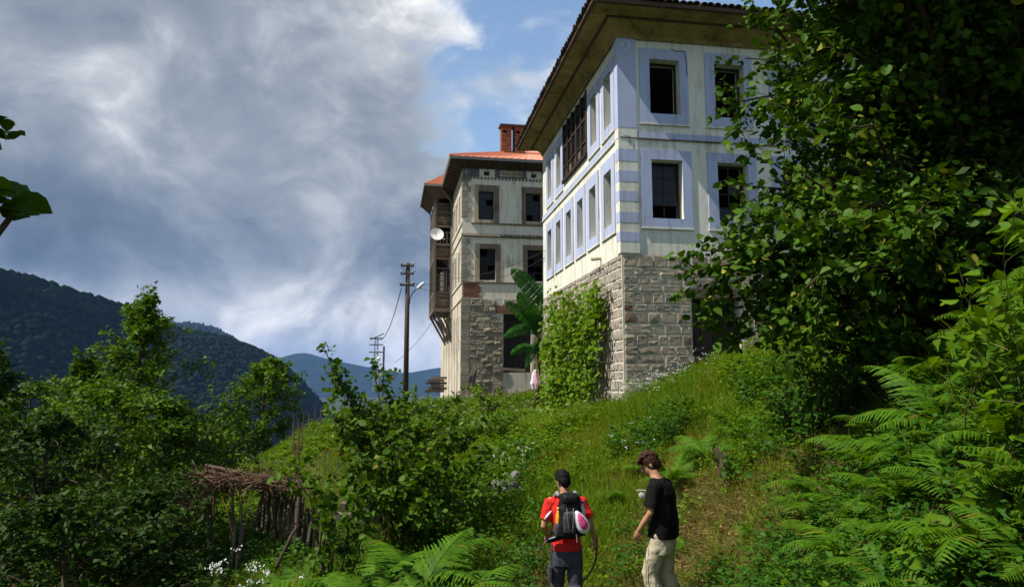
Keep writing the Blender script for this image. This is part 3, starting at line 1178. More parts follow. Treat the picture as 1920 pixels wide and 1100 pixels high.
# little cornice of clay tiles between the storeys
CT = MB()
CT.v = [(p[0] * .85, p[1] * .42, p[2] * .85) for p in tile.v]
CT.f = list(tile.f)
CTM = CT.mesh('cornice_tile', True)
CTM.materials.append(MATS['roof_clay'])
cor = fmb('R').box(0, FW, .0, .05, 8.05, 8.12).build('cornice', MATS['dark_frame'], fh)
for k in range(46):
    o = mobj('cornice_tile', CTM, None, cor, (.05 + k * .2, -.02, 8.19))
    o.rotation_euler = (R(25), 0, rng.uniform(-.05, .05))
for z0, z1 in ((8.75, 8.9), (8.05, 8.25), (5.42, 5.54), (4.5, 4.62)):
    fmb('L').box(0, 5.95, .0, .06, z0, z1).build('string_course', MATS['weathered_white'], fh)
# quoins on the corner
z = 5.55
k = 0
while z < 11.35:
    h = .30
    if not (8.0 < z + h and z < 8.9):
        w = .46 if k % 2 else .30
        mm = MB()
        mm.box(-.035, w, -.035, -.002, z + .01, z + h - .01)
        mm.box(-.035, -.002, -.002, .30, z + .01, z + h - .01)
        mm.build('quoin', MATS['quoin_stone'] if k % 2 == 0 else MATS['rubble_stone'], fh)
    z += h
    k += 1
# brick patch and brick arch
zz = 4.64
row = 0
while zz < 5.40:
    u = .02 + (.11 if row % 2 else 0)
    while u < 1.0 - .1 * (row % 3):
        fmb('R').box(u, u + .205, .0, .03, zz, zz + .068).build('brick', MATS['brick'], fh)
        u += .22
    zz += .083
    row += 1
for k in range(15):
    u = 2.0 + k * .14
    t_ = (k - 7) * .035
    m = fmb('R')
    m.add([(u - .05, .0, 3.78), (u + .05, .0, 3.78), (u + .055 + t_, .0, 4.22), (u - .055 + t_, .0, 4.22), (u - .05, .045, 3.78), (u + .05, .045, 3.78), (u + .055 + t_, .045, 4.22), (u - .055 + t_, .045, 4.22)],
          [(0, 1, 2, 3), (7, 6, 5, 4), (0, 4, 5, 1), (1, 5, 6, 2), (2, 6, 7, 3), (3, 7, 4, 0)])
    m.build('brick', MATS['brick'], fh)
# rubble
RM = stone_meshes('rubble_stone')
place_stones(fh, 'R', courses(.45, 2.32, -1.3, 4.58, .18, .36, .20, .52, rng, holes=[(1.9, 2.4, 3.75, 4.25)]), RM, rng, .02, (.03, .10))
place_stones(fh, 'R', courses(4.0, 5.6, -.3, 4.58, .2, .36, .22, .52, rng), RM, rng, .02, (.03, .10))
place_stones(fh, 'R', courses(2.3, 4.0, 4.27, 4.58, .25, .31, .22, .52, rng), RM, rng, .02, (.03, .08))
joined_stones(fh, 'R', courses(5.6, FW, -.3, 4.58, .2, .36, .24, .52, rng), 'rubble_stone', rng)
QM = stone_meshes('rubble_stone')
z = -1.3
k = 0
while z < 4.5:
    h = rng.uniform(.36, .5)
    w = .44
    mm = MB()
    mm.box(-.03, w - .02, -.06, -.002, z + .01, min(z + h, 4.59) - .01)
    mm.box(-.03, -.002, -.002, .22, z + .01, min(z + h, 4.59) - .01)
    mm.build('quoin', MATS['grey_stone'] if k % 3 else MATS['quoin_stone'], fh)
    z += h
    k += 1
fd = fmb('R').box(FD[0], FD[1], -.30, -.26, .5, 3.74).build('door', MATS['dark_wood'], fh)
for k in range(8):
    fmb('R').box(FD[0] + .03 + k * .19, FD[0] + .21 + k * .19, -.258, -.235 + .012 * (k % 2), .6, 3.66).build('plank', MATS['dark_wood'], fd)
# side wall windows and flaking pilaster strips
for a in Lw:
    surround('L', a[0] - .2, a[1] + .2, a[2] - .12, a[3] + .22, *a, .04, 'weathered_white', fh)
    sash('L', *a, -.16, fh, 2, 4, rng=rng, empty_p=.3)
for a in Ln:
    fmb('L').box(a[0], a[1], -.22, -.20, a[2], a[3]).build('shutter', MATS['dark_wood'], fh)
for u in (2.2, 3.8, 5.5, 7.6, 10, 12):
    fmb('L').box(u - .10, u + .10, .0, .045, -2.2, 4.4).build('pilaster_strip', MATS['weathered_white'], fh)
# cracks of bare lath
# ---- timber bay
bay = MB().box(-1.2, -.002, 6.0, 10.6, 4.4, 4.62).build('timber_bay', MATS['grey_wood'], fh)
bp = lambda n, x0, x1, y0, y1, z0, z1, mt='grey_wood': MB().box(x0, x1, y0, y1, z0, z1).build(n, MATS[mt], bay)
for x in (-1.2, -.16):
    bp('post', x, x + .15, 6.0, 6.14, 4.62, 11.7)
for y in (7.4, 8.9, 10.46):
    bp('post', -1.2, -1.06, y, y + .14, 4.62, 11.7)
for z in (5.55, 7.75, 8.65, 9.85, 11.3):
    bp('rail', -1.05, -.16, 6.01, 6.12, z, z + .13)
    bp('rail', -1.19, -1.08, 6.15, 10.45, z, z + .13)
for z0, z1 in ((4.64, 5.54), (7.9, 8.64), (10.0, 11.28)):
    bp('backing_board', -1.05, -.16, 6.08, 6.10, z0, z1, 'brown_wood')
    bp('backing_board', -1.14, -1.12, 6.15, 10.45, z0, z1, 'brown_wood')
    k = 0
    z = z0 + .02
    while z < z1 - .1:
        bp('board', -1.03, -.18, 6.045 + .012 * (k % 2), 6.078, z, min(z + .17, z1 - .01), 'grey_wood' if k % 3 else 'brown_wood')
        bp('board', -1.17 + .01 * (k % 2), -1.142, 6.16, 10.44, z, min(z + .17, z1 - .01), 'grey_wood' if k % 3 else 'brown_wood')
        z += .185
        k += 1
for z0, z1 in ((4.80, 5.4), (8.05, 8.5)):
    m = MB()
    m.box(-.90, -.32, 6.025, 6.044, z0, z0 + .06)
    m.box(-.90, -.32, 6.025, 6.044, z1 - .06, z1)
    m.box(-.90, -.84, 6.025, 6.044, z0 + .06, z1 - .06)
    m.box(-.38, -.32, 6.025, 6.044, z0 + .06, z1 - .06)
    m.build('panel_moulding', MATS['grey_wood'], bay)
bp('ceiling', -1.1, -.02, 6.15, 10.4, 11.5, 11.55, 'dark_wood')
bp('rear_screen', -.10, -.03, 6.2, 10.4, 4.7, 11.4, 'dark_wood')
bp('end_screen', -1.1, -.12, 8.0, 8.05, 4.7, 11.4, 'dark_wood')
for z in (5.95, 6.35, 6.75, 7.15, 9.1, 9.5):
    bp('baluster_rail', -1.05, -.16, 6.04, 6.07, z, z + .045)
for x in (-.82, -.60, -.40):
    bp('baluster', x, x + .05, 6.03, 6.06, 5.7, 6.75 + .3 * (x > -.7))
    bp('baluster', x, x + .05, 6.03, 6.06, 8.79, 9.6)
mm = MB().box(-.74, -.50, 6.20, 6.22, 5.75, 6.95).build('hanging_cloth', MATS['cloth_white'], bay)
for y in (6.1, 8.2, 10.4):
    MB().beam((-1.12, y, 4.42), (-.03, y, 2.5), .12, .14).build('bracket', MATS['grey_wood'], bay)
    MB().tube([(-.95, y + .2, 4.40), (-.5, y + .2, 4.05), (-.2, y + .2, 3.4), (-.06, y + .2, 2.7)], .07, 6).build('bracket', MATS['grey_wood'], bay)
# ---- roofs
E2 = .74
m = MB()


def ring2(o, z, x0=0, x1=FW, y0=0, y1=FL):
    return [(x0 - o, y0 - o, z), (x1 + o, y0 - o, z), (x1 + o, y1 + o, z), (x0 - o, y1 + o, z)]


strip(m, ring2(0, 12.0), ring2(E2, 12.30))
m.build('soffit', MATS['brown_wood'], fh)
for k in range(24):
    y = .1 + k * .65
    MB().beam((-.02, y, 11.96), (-E2 + .02, y, 12.26), .07, .07).build('rafter', MATS['brown_wood'], fh)
    if y < FW - .2:
        MB().beam((y, -.02, 11.96), (y, -E2 + .02, 12.26), .07, .07).build('rafter', MATS['brown_wood'], fh)
m = MB()
strip(m, ring2(E2, 12.28), ring2(E2 + .06, 12.28))
strip(m, ring2(E2 + .06, 12.28), ring2(E2 + .06, 12.42))
strip(m, ring2(E2 + .06, 12.42), ring2(E2 - .0, 12.42))
m.build('gutter', MATS['gutter_metal'], fh)
MB().tube([(-E2, 5.55, 12.30), (-E2, 5.6, 12.2), (-.08, 5.75, 11.4), (-.07, 5.75, 4)], .05, 8).build('downpipe', MATS['gutter_metal'], fh)
pt = math.tan(R(23))
hh = (FW / 2 + E2) * pt
c0 = ring2(E2 + .08, 12.42)
r0 = (FW / 2, FW / 2, 12.42 + hh)
r1 = (FW / 2, FL - FW / 2, 12.42 + hh)
rf = MB().add(c0, [(3, 2, 1, 0)]).build('roof', MATS['orange_roof'], fh)


def slope_panels(p0, p1, q0, q1, n, parent, name='roof_sheet'):
    """trapezoid eave p0-p1, ridge q0-q1 cut into ribbed sheets"""
    p0, p1, q0, q1 = map(Vector, (p0, p1, q0, q1))
    nrm = (p1 - p0).cross(q0 - p0).normalized()
    if nrm.z < 0: nrm = -nrm
    for k in range(n):
        a, b = k / n, (k + 1) / n
        g = .004 / max((p1 - p0).length, 1)
        A0, B0, A1, B1 = p0.lerp(p1, a), p0.lerp(p1, b - g), q0.lerp(q1, a), q0.lerp(q1, b - g)
        m = MB()
        m.add([A0, B0, B1, A1, A0 + nrm * .012, B0 + nrm * .012, B1 + nrm * .012, A1 + nrm * .012],
              [(3, 2, 1, 0), (4, 5, 6, 7), (0, 1, 5, 4), (1, 2, 6, 5), (2, 3, 7, 6), (3, 0, 4, 7)])
        m.beam(A0 + nrm * .025, A1 + nrm * .025, .035, .04, nrm)
        m.build(name, MATS['orange_roof'], parent)


slope_panels(c0[0], c0[1], r0, r0, 26, rf)
slope_panels(c0[3], c0[0], r1, r0, 38, rf)
slope_panels(c0[1], c0[2], r0, r1, 12, rf)
slope_panels(c0[2], c0[3], r1, r1, 8, rf)
for a_, b_ in ((c0[0], r0), (c0[1], r0), (r0, r1)):
    MB().tube([Vector(a_) + Vector((0, 0, .05)), Vector(b_) + Vector((0, 0, .05))], .07, 6).build('ridge_cap', MATS['orange_roof'], rf)
# bay roof
by0, by1 = 5.35, 11.2
m = MB()
m.quad((-1.2, 6.0, 11.7), (-1.86, by0, 12.42), (-1.86, by1, 12.42), (-1.2, 10.6, 11.7))
m.quad((-.02, 6.0, 11.75), (-.75, by0, 12.42), (-1.86, by0, 12.42), (-1.2, 6.0, 11.7))
m.build('bay_soffit', MATS['brown_wood'], fh)
m = MB()
m.box(-1.92, -1.86, by0 - .05, by1, 12.36, 12.50)
m.box(-1.86, -.82, by0 - .05, by0, 12.36, 12.50)
m.build('bay_gutter', MATS['gutter_metal'], fh)
br = MB().add([(-1.88, by0, 12.5), (-.4, by0, 12.5), (-.4, by1, 12.5), (-1.88, by1, 12.5), (-.4, by0, 13.25), (-.4, by1, 13.25)],
              [(3, 2, 1, 0), (0, 1, 4), (1, 2, 5, 4), (2, 3, 5)]).build('bay_roof', MATS['orange_roof'], fh)
slope_panels((-1.9, by1, 12.51), (-1.9, by0, 12.51), (-.38, by1, 13.27), (-.38, by0, 13.27), 14, br)
slope_panels((-1.9, by0 - .02, 12.51), (-.8, by0 - .02, 12.51), (-1.0, by0 + .9, 13.16), (-.8, by0 + .9, 13.16), 6, br)
# ---- twin brick chimney
ch = MB().box(2.60, 4.20, 2.72, 3.42, 13.2, 14.02).build('chimney', MATS['brick'], fh)
for x0 in (2.66, 3.50):
    z = 14.03
    row = 0
    while z < 15.6:
        for (a0, a1, b0, b1) in ((x0, x0 + .31, 2.78, 2.92), (x0 + .32, x0 + .63, 2.78, 2.92), (x0, x0 + .15, 2.93, 3.36), (x0 + .48, x0 + .63, 2.93, 3.36), (x0 + .16, x0 + .47, 3.22, 3.36)):
            if 15.15 < z < 15.4 and a0 == x0 and a1 < x0 + .32 and b1 < 3: continue
            MB().box(a0 + .004 * (row % 2), a1, b0 + .006 * (row % 2), b1, z, z + .082).build('brick', MATS['brick'], ch)
        z += .092
        row += 1
MB().box(2.56, 4.22, 2.66, 3.46, 15.66, 15.76).build('chimney_cap', MATS['roof_clay'], ch)
MB().tube([(3.40, 2.85, 13.4), (3.40, 2.85, 15.6)], .05, 8).build('stove_pipe', MATS['cable'], ch)
MB().tube([(3.40, 2.70, 13.75), (3.40, 2.9, 13.75)], .11, 8).build('pipe_collar', MATS['cable'], ch)

# ================================================================== VEGETATION
# trans = share of light that passes through the leaf
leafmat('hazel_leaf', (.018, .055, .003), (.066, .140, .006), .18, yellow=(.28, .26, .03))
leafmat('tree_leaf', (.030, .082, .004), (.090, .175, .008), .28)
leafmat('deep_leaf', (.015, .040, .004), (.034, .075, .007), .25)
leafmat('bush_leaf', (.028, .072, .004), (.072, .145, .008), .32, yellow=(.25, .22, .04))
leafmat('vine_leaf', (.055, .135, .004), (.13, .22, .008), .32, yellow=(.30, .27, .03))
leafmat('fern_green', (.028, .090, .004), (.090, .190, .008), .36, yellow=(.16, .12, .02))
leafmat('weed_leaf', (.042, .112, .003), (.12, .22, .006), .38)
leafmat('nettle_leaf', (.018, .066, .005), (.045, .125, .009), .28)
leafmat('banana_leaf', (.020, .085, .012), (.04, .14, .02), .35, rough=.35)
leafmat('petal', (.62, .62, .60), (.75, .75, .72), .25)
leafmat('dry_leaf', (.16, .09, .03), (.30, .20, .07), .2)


def grassmat(name, green_a, green_b, straw, lo=.50, hi=.66):
    m = bpy.data.materials.new(name)
    m.use_nodes = True
    t = NT(m.node_tree)
    isl = t.n('ShaderNodeNewGeometry').outputs['Random Per Island']
    p = posco(t)
    n = t.noise(p, .42, 4, .6)
    n2 = t.noise(p, 1.9, 3, .6)
    c = t.mix(isl, green_a, green_b)
    c = t.mix(t.m('MULTIPLY', t.ss(t.m('ADD', t.m('MULTIPLY', n, .7), t.m('MULTIPLY', n2, .3)), lo, hi), t.m('MULTIPLY_ADD', isl, .6, .4)), c, straw)
    pr = pbr(t, c, .6, .12)
    tc = t.n('ShaderNodeHueSaturation', {'Hue': .49, 'Saturation': 1.1, 'Value': 1.5, 'Color': c}).outputs[0]
    tr = t.n('ShaderNodeBsdfTranslucent', {'Color': tc}).outputs[0]
    t.n('ShaderNodeOutputMaterial', {0: t.n('ShaderNodeMixShader', {0: .35, 1: pr, 2: tr}).outputs[0]})
    MATS[name] = m


grassmat('grass', (.055, .125, .003), (.165, .255, .006), (.26, .22, .030), .44, .64)
grassmat('dry_grass', (.12, .11, .03), (.22, .19, .06), (.20, .13, .06))


def unit(a):
    return a / np.maximum(np.linalg.norm(a, axis=-1, keepdims=True), 1e-9)


def scatter(tv, tf, pos, ydir, nrm, sc):
    """copies of a template (y = along the leaf, z = its face) -> V,F"""
    y = unit(ydir)
    x = unit(np.cross(y, nrm))
    z = np.cross(x, y)
    s = np.asarray(sc)
    if s.ndim == 1: s = np.stack([s, s, s], 1)
    t = np.asarray(tv)
    V = (pos[:, None, :] + x[:, None, :] * (t[None, :, 0:1] * s[:, None, 0:1]) + y[:, None, :] * (t[None, :, 1:2] * s[:, None, 1:2]) + z[:, None, :] * (t[None, :, 2:3] * s[:, None, 2:3])).reshape(-1, 3)
    out = []
    for f in tf:
        f = np.asarray(f)
        out.append((f[None] + (np.arange(len(pos)) * len(t))[:, None, None]).reshape(-1, f.shape[1]))
    return V, out


def merge(parts):
    Vs, Fs, b = [], {}, 0
    for V, F in parts:
        Vs.append(V)
        for f in F:
            Fs.setdefault(f.shape[1], []).append(f + b)
        b += len(V)
    return np.concatenate(Vs), [np.concatenate(v) for v in Fs.values()]


# templates ---------------------------------------------------------------
def t_round():
    o = [(0, 0, 0), (.26, .10, .05), (.43, .36, .10), (.40, .64, .07), (.20, .86, .0), (0, 1.04, -.08), (-.20, .86, .0), (-.40, .64, .07), (-.43, .36, .10), (-.26, .10, .05), (0, .5, -.02)]
    f = [(10, i, i + 1) for i in range(9)] + [(10, 9, 0)]
    return o, [np.array(f)]


def t_small():
    o = [(0, 0, 0), (.30, .42, .10), (0, 1, -.06), (-.30, .42, .10), (0, .45, -.02)]
    return o, [np.array([(0, 1, 4), (1, 2, 4), (2, 3, 4), (3, 0, 4)])]


def t_quad():
    o = [(0, 0, 0), (.32, .45, .07), (0, 1, -.05), (-.32, .45, .07)]
    return o, [np.array([(0, 1, 2), (0, 2, 3)])]


def t_ovate():
    o = [(0, 0, 0), (.22, .08, .04), (.34, .30, .08), (.27, .58, .05), (.12, .82, -.02), (0, 1.08, -.12), (-.12, .82, -.02), (-.27, .58, .05), (-.34, .30, .08), (-.22, .08, .04), (0, .45, -.03)]
    f = [(10, i, i + 1) for i in range(9)] + [(10, 9, 0)]
    return o, [np.array(f)]


def t_mid():
    o = [(0, 0, 0), (.33, .20, .09), (.40, .58, .10), (0, 1.03, -.05), (-.40, .58, .10), (-.33, .20, .09)]
    return o, [np.array([(0, 1, 2, 3), (0, 3, 4, 5)])]


T_MID = t_mid()
T_ROUND, T_SMALL, T_QUAD, T_OVATE = t_round(), t_small(), t_quad(), t_ovate()


def tpl_mesh(name, T, mname):
    me = bpy.data.meshes.new(name)
    me.from_pydata([tuple(v) for v in T[0]], [], [tuple(int(i) for i in f) for F in T[1] for f in F])
    me.polygons.foreach_set('use_smooth', np.ones(len(me.polygons), dtype=bool))
    me.materials.append(MATS[mname])
    return me


def in_frame(P, mx=30):
    """pixel coords of points"""
    cp, sp = math.cos(PITCH), math.sin(PITCH)
    d = P[:, 1] * cp + P[:, 2] * sp
    v = -P[:, 1] * sp + P[:, 2] * cp
    d = np.maximum(d, .01)
    return 960 + FPX * P[:, 0] / d, 550 - FPX * v / d, d


class Growth:
    """collects stems and leaf sites"""
    def __init__(self, seed):
        self.rng = np.random.default_rng(seed)
        self.stems = []
        self.lp, self.ld = [], []

    def twig(self, p, d, L, r, n=5, droop=-.1, wander=.25, leaves=10, lstart=.2, spread=.05):
        """one curved shoot with leaves along it; returns its points"""
        g = self.rng
        p = np.array(p, dtype=float)
        d = unit(np.array(d, dtype=float))
        pts = [p.copy()]
        for i in range(n):
            d = unit(d + g.normal(0, wander, 3) / n * 1.6 + np.array([0, 0, droop]) / n)
            p = p + d * L / n
            pts.append(p.copy())
        self.stems.append((pts, r))
        if leaves:
            P = np.array(pts)
            t = lstart + (1 - lstart) * g.random(leaves)
            k = np.minimum((t * n).astype(int), n - 1)
            fr = (t * n - k)[:, None]
            q = P[k] * (1 - fr) + P[k + 1] * fr
            ax = unit(P[k + 1] - P[k])
            side = unit(np.cross(ax, g.normal(0, 1, (leaves, 3)) * [.4, .4, 1] + [0, 0, .8]))
            side = side * np.where(g.random(leaves) < .5, 1, -1)[:, None]
            self.lp.append(q + g.normal(0, spread, (leaves, 3)))
            self.ld.append(unit(ax * .55 + side + g.normal(0, .3, (leaves, 3))))
        return pts

    def stem_mesh(self, name, mname, parent, n=5, minr=0.0):
        mb = MB()
        for pts, r in self.stems:
            if r < minr: continue
            k = len(pts)
            mb.tube(pts, [max(.0015, r * (1 - .75 * i / (k - 1))) for i in range(k)], n if r > .012 else 3, False)
        return mb.build(name, MATS[mname], parent, True)

    def leaves(self, name, T, mname, parent, size, up=.9, out=None, singles=0, sun=None, leafname='leaf', keep=None):
        g = self.rng
        P = np.concatenate(self.lp)
        D = np.concatenate(self.ld)
        if keep is not None:
            k = keep(P)
            P, D = P[k], D[k]
        n = len(P)
        N = unit(g.normal(0, .55, (n, 3)) + np.array([-.15, -.05, up]))
        S = size * (.55 + .75 * g.random(n))
        D = unit(D + np.array([0, 0, -.25]))
        mask = np.zeros(n, dtype=bool)
        if singles:
            px, py, d = in_frame(P)
            vis = (px > 5) & (px < 1915) & (py > 5) & (py < 1095)
            idx = np.where(vis)[0]
            idx = idx[np.argsort((d / S)[idx])][:singles]
            mask[idx] = True
            me = tpl_mesh(leafname, T, mname)
            ox, oy, oz = parent.location
            for i in idx:
                y = D[i]
                x = unit(np.cross(y, N[i]))
                z = np.cross(x, y)
                o = bpy.data.objects.new(leafname, me)
                M = Matrix(((x[0], y[0], z[0], P[i][0] - ox), (x[1], y[1], z[1], P[i][1] - oy), (x[2], y[2], z[2], P[i][2] - oz), (0, 0, 0, 1)))
                o.matrix_local = M @ Matrix.Diagonal((S[i] * random.uniform(.75, 1.1), S[i], S[i] * random.uniform(-.6, 2.2), 1))
                o.parent = parent
                COL.objects.link(o)
        r = ~mask
        Tb = T_MID if (T is T_ROUND and singles) else T
        nr_ = int(r.sum())
        S3 = np.stack([S[r] * g.uniform(.72, 1.12, nr_), S[r], S[r] * g.uniform(-.8, 2.4, nr_)], 1)
        V, F = scatter(Tb[0], Tb[1], P[r], D[r], N[r], S3)
        if parent is not None:
            V = V - np.array(parent.location)
        o = mobj(name, np_mesh(name, V, F, True), MATS[mname], parent)
        if singles: tag(o, kind='stuff')
        return o

    def shift(self, loc):
        l = np.array(loc)
        self.stems = [([p - l for p in pts], r) for pts, r in self.stems]


def tree(name, label, base, top, rad, mname, seed, cat='tree', group=None, leaf=.10, nb=46, nleaf=26, shape='cone', T=T_SMALL, bare=.22, singles=0, lean=(0, 0), up=.9, twigs=6, dens=1.0, elev=.35):
    """base (x,y,z), top z; rad = widest crown radius"""
    G = Growth(seed)
    g = G.rng
    b = np.array(base, dtype=float)
    H = top - b[2]
    tp = [b + np.array([lean[0] * t * t + .12 * math.sin(3 * t + seed), lean[1] * t * t + .12 * math.cos(2.3 * t + seed), H * t]) for t in np.linspace(0, .97, 9)]
    G.stems.append((tp, .02 + H * .014))
    TP = np.array(tp)
    for i in range(nb):
        f = bare + (1 - bare) * ((i + g.random()) / nb)
        k = min(int(f * 8), 7)
        p = TP[k] + (TP[k + 1] - TP[k]) * (f * 8 - k)
        if shape == 'cone':
            prof = (1.03 - (f - bare) / (1 - bare)) ** .8
            prof *= min(1, .45 + (f - bare) * 3)
        elif shape == 'spire':
            prof = (.16 + .84 * (1 - (f - bare) / (1 - bare)) ** 1.15)
        else:
            prof = math.sin(PI * min(1, max(.06, .12 + .86 * (f - bare) / (1 - bare)))) ** .7
        a = i * 2.39996 + g.normal(0, .3)
        L = rad * prof * g.uniform(.65, 1.2)
        e = elev + .9 * max(0, f - .6) + g.normal(0, .12)
        d = np.array([math.cos(a) * math.cos(e), math.sin(a) * math.cos(e), math.sin(e)])
        pts = G.twig(p, d, L, .006 + L * .012, 6, .25, .35, int(nleaf * .5 * dens), .3, .06)
        for j in range(twigs):
            q = pts[2 + int(g.integers(0, 5))]
            dd = unit(d + g.normal(0, .75, 3) + np.array([0, 0, .15]))
            G.twig(q, dd, L * g.uniform(.22, .48) + .08, .004, 3, -.05, .3, int(nleaf * dens), .1, .05)
    # leader
    for j in range(5):
        G.twig(TP[-1], np.array([g.normal(0, .35), g.normal(0, .35), 1]), H * .05 + .15, .004, 3, 0, .2, int(nleaf * .7), .05, .04)
    o = empty(name, tuple(base), 0, label, cat, group)
    lp = Vector(base)
    G.leaves('crown', T, mname, o, leaf, up, singles=singles)
    G.shift(base)
    G.stem_mesh('trunk', 'twig', o)
    return o


def shrub(name, label, base, stems, mname, seed, cat='shrub', group=None, leaf=.10, T=T_ROUND, singles=0, nleaf=16, twigs=7, L2=.5, up=.7, droop=-.15, lstart=.12, keep=None, stemmat='twig', spread=.05, sr=1.0):
    """stems: list of (tip point) reached from the base in an arc, with side shoots"""
    G = Growth(seed)
    g = G.rng
    b = np.array(base, dtype=float)
    for tip in stems:
        tip = np.array(tip, dtype=float)
        st = b + g.normal(0, .12, 3) * [1, 1, .1]
        L = np.linalg.norm(tip - st)
        n = 9
        arc = np.array([0, 0, .16 * L])
        pts = [st + (tip - st) * t + arc * math.sin(PI * t) * .8 + g.normal(0, .018 * L, 3) * (0 < t < 1) for t in np.linspace(0, 1, n + 1)]
        G.stems.append((pts, (.008 + L * .008) * sr))
        for j in range(int(twigs * max(.6, L / 2))):
            t = lstart + (1 - lstart) * g.random() ** .8
            k = min(int(t * n), n - 1)
            q = pts[k] + (pts[k + 1] - pts[k]) * (t * n - k)
            ax = unit(pts[k + 1] - pts[k])
            d = unit(ax * .5 + g.normal(0, .8, 3))
            G.twig(q, d, L2 * g.uniform(.5, 1.3), .005, 4, droop, .3, nleaf, .1, spread)
        G.twig(pts[-1], pts[-1] - pts[-2], L2 * .8, .005, 4, droop, .2, nleaf, .0, .03)
    o = empty(name, tuple(base), 0, label, cat, group)
    if keep is not None:
        G.stems = [q for q in G.stems if keep(np.array(q[0])).all()]
    G.leaves('crown', T, mname, o, leaf, up, singles=singles, keep=keep)
    G.shift(base)
    G.stem_mesh('stem', stemmat, o)
    return o


def gp(px, Y):
    """ground point under pixel column px at distance Y"""
    x = at(px, 900, Y).x
    return (x, Y, hz(x, Y))


# ------------------------------------------------------------------ trees on the slope below, left
def ltree(name, label, px, topy, Y, rad, seed, mname='tree_leaf', dz=0.0, **kw):
    t = at(px, topy, Y)
    b = (t.x, Y, hz(t.x, Y) - .1 + dz)
    return tree(name, label, b, t.z, rad, mname, seed, **kw)


GRP = 'trees on the slope below the path'
ltree('broadleaf_tree', 'tall pointed green tree in front of the dark mountain, tallest on the left', 278, 556, 15, 2.3, 3, shape='cone', leaf=.115, nb=70, nleaf=24, group=GRP, bare=.1)
ltree('broadleaf_tree', 'green tree with loose crown left of the tall pointed tree', 150, 668, 17, 1.9, 5, shape='cone', leaf=.12, nb=56, nleaf=24, group=GRP, bare=.12)
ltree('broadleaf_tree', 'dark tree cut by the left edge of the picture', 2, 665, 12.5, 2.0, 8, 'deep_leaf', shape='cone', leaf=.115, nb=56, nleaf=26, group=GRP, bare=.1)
ltree('broadleaf_tree', 'lopsided tree with a long left branch before the mountain, right of the tall tree', 484, 684, 26, 1.4, 12, shape='round', leaf=.14, nb=44, nleaf=30, group=GRP, bare=.1, lean=(.3, 0))
ltree('broadleaf_tree', 'bushy tree filling the gap below the tall pointed tree', 325, 765, 14.5, 1.35, 14, shape='round', leaf=.11, nb=52, nleaf=26, group=GRP, bare=.03)
ltree('broadleaf_tree', 'dark bushy tree at the lower left corner', 70, 800, 10, 1.7, 17, 'deep_leaf', shape='round', leaf=.10, nb=54, nleaf=26, group=GRP, bare=.03)
ltree('broadleaf_tree', 'leafy tree lit from the left beside the lower left corner tree', 205, 735, 12.5, 1.6, 19, shape='round', leaf=.10, nb=54, nleaf=28, group=GRP, bare=.03)
ltree('broadleaf_tree', 'low bushy tree with white blossom at its foot beside the brushwood shelter', 255, 930, 10, 1.0, 23, 'deep_leaf', shape='round', leaf=.09, nb=48, nleaf=28, group=GRP, bare=.02)
ltree('broadleaf_tree', 'pale green low tree behind the shelter under the lopsided tree', 400, 790, 28, 1.9, 29, shape='round', leaf=.13, nb=44, nleaf=24, group=GRP, bare=.02)
ltree('broadleaf_tree', 'rounded low tree behind the loose crown on the left', 55, 730, 22, 2.6, 31, shape='round', leaf=.15, nb=46, nleaf=24, group=GRP, bare=.02)
ltree('broadleaf_tree', 'dark low tree between the tall pointed tree and the lopsided tree', 365, 805, 19, 1.5, 37, 'deep_leaf', shape='round', leaf=.12, nb=46, nleaf=26, group=GRP, bare=.02)
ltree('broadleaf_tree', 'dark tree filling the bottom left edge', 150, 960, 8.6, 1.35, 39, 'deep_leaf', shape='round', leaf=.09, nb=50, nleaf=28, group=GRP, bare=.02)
# the long left-hand limb of the lopsided tree is a shrub-like shoot of its own mesh
# ------------------------------------------------------------------ hazel bushes in the middle
b = gp(770, 12.2)
tips = [tuple(at(*q)) for q in [(640, 790, 12), (700, 770, 12.4), (760, 765, 12.6), (830, 770, 12.8), (890, 800, 12.6), (925, 860, 12.2), (905, 930, 11.8), (860, 900, 11.4), (800, 860, 11.2), (740, 850, 11.2), (690, 860, 11.3), (660, 900, 11.3), (720, 930, 10.9), (790, 940, 10.9), (850, 980, 10.9), (760, 810, 13.2), (860, 840, 13.2), (670, 820, 12.8)]]
shrub('hazel_bush', 'big dense green hazel bush in the middle below the houses', b, tips, 'bush_leaf', 41, leaf=.12, singles=160, nleaf=17, twigs=13, L2=.5, T=T_ROUND)
b = gp(735, 12.8)
tips = [tuple(at(*q)) for q in [(612, 662, 12.4), (628, 700, 12.6), (650, 740, 12.5), (700, 690, 13.2), (735, 705, 13.4), (668, 780, 12.6)]]
shrub('hazel_sapling', 'thin hazel shoots rising above the bush towards the far blue mountain', b, tips, 'bush_leaf', 43, leaf=.11, singles=60, nleaf=9, twigs=9, L2=.26, lstart=.35)
b = gp(640, 9.4)
tips = [tuple(at(*q)) for q in [(560, 885, 9.6), (590, 930, 9.2), (625, 930, 9.4), (660, 960, 9.2), (610, 990, 9.0), (690, 985, 9.2)]]
shrub('hazel_bush', 'small leafy hazel shoots in front of the stick pile', b, tips, 'bush_leaf', 47, leaf=.105, singles=70, nleaf=12, twigs=8, L2=.34)
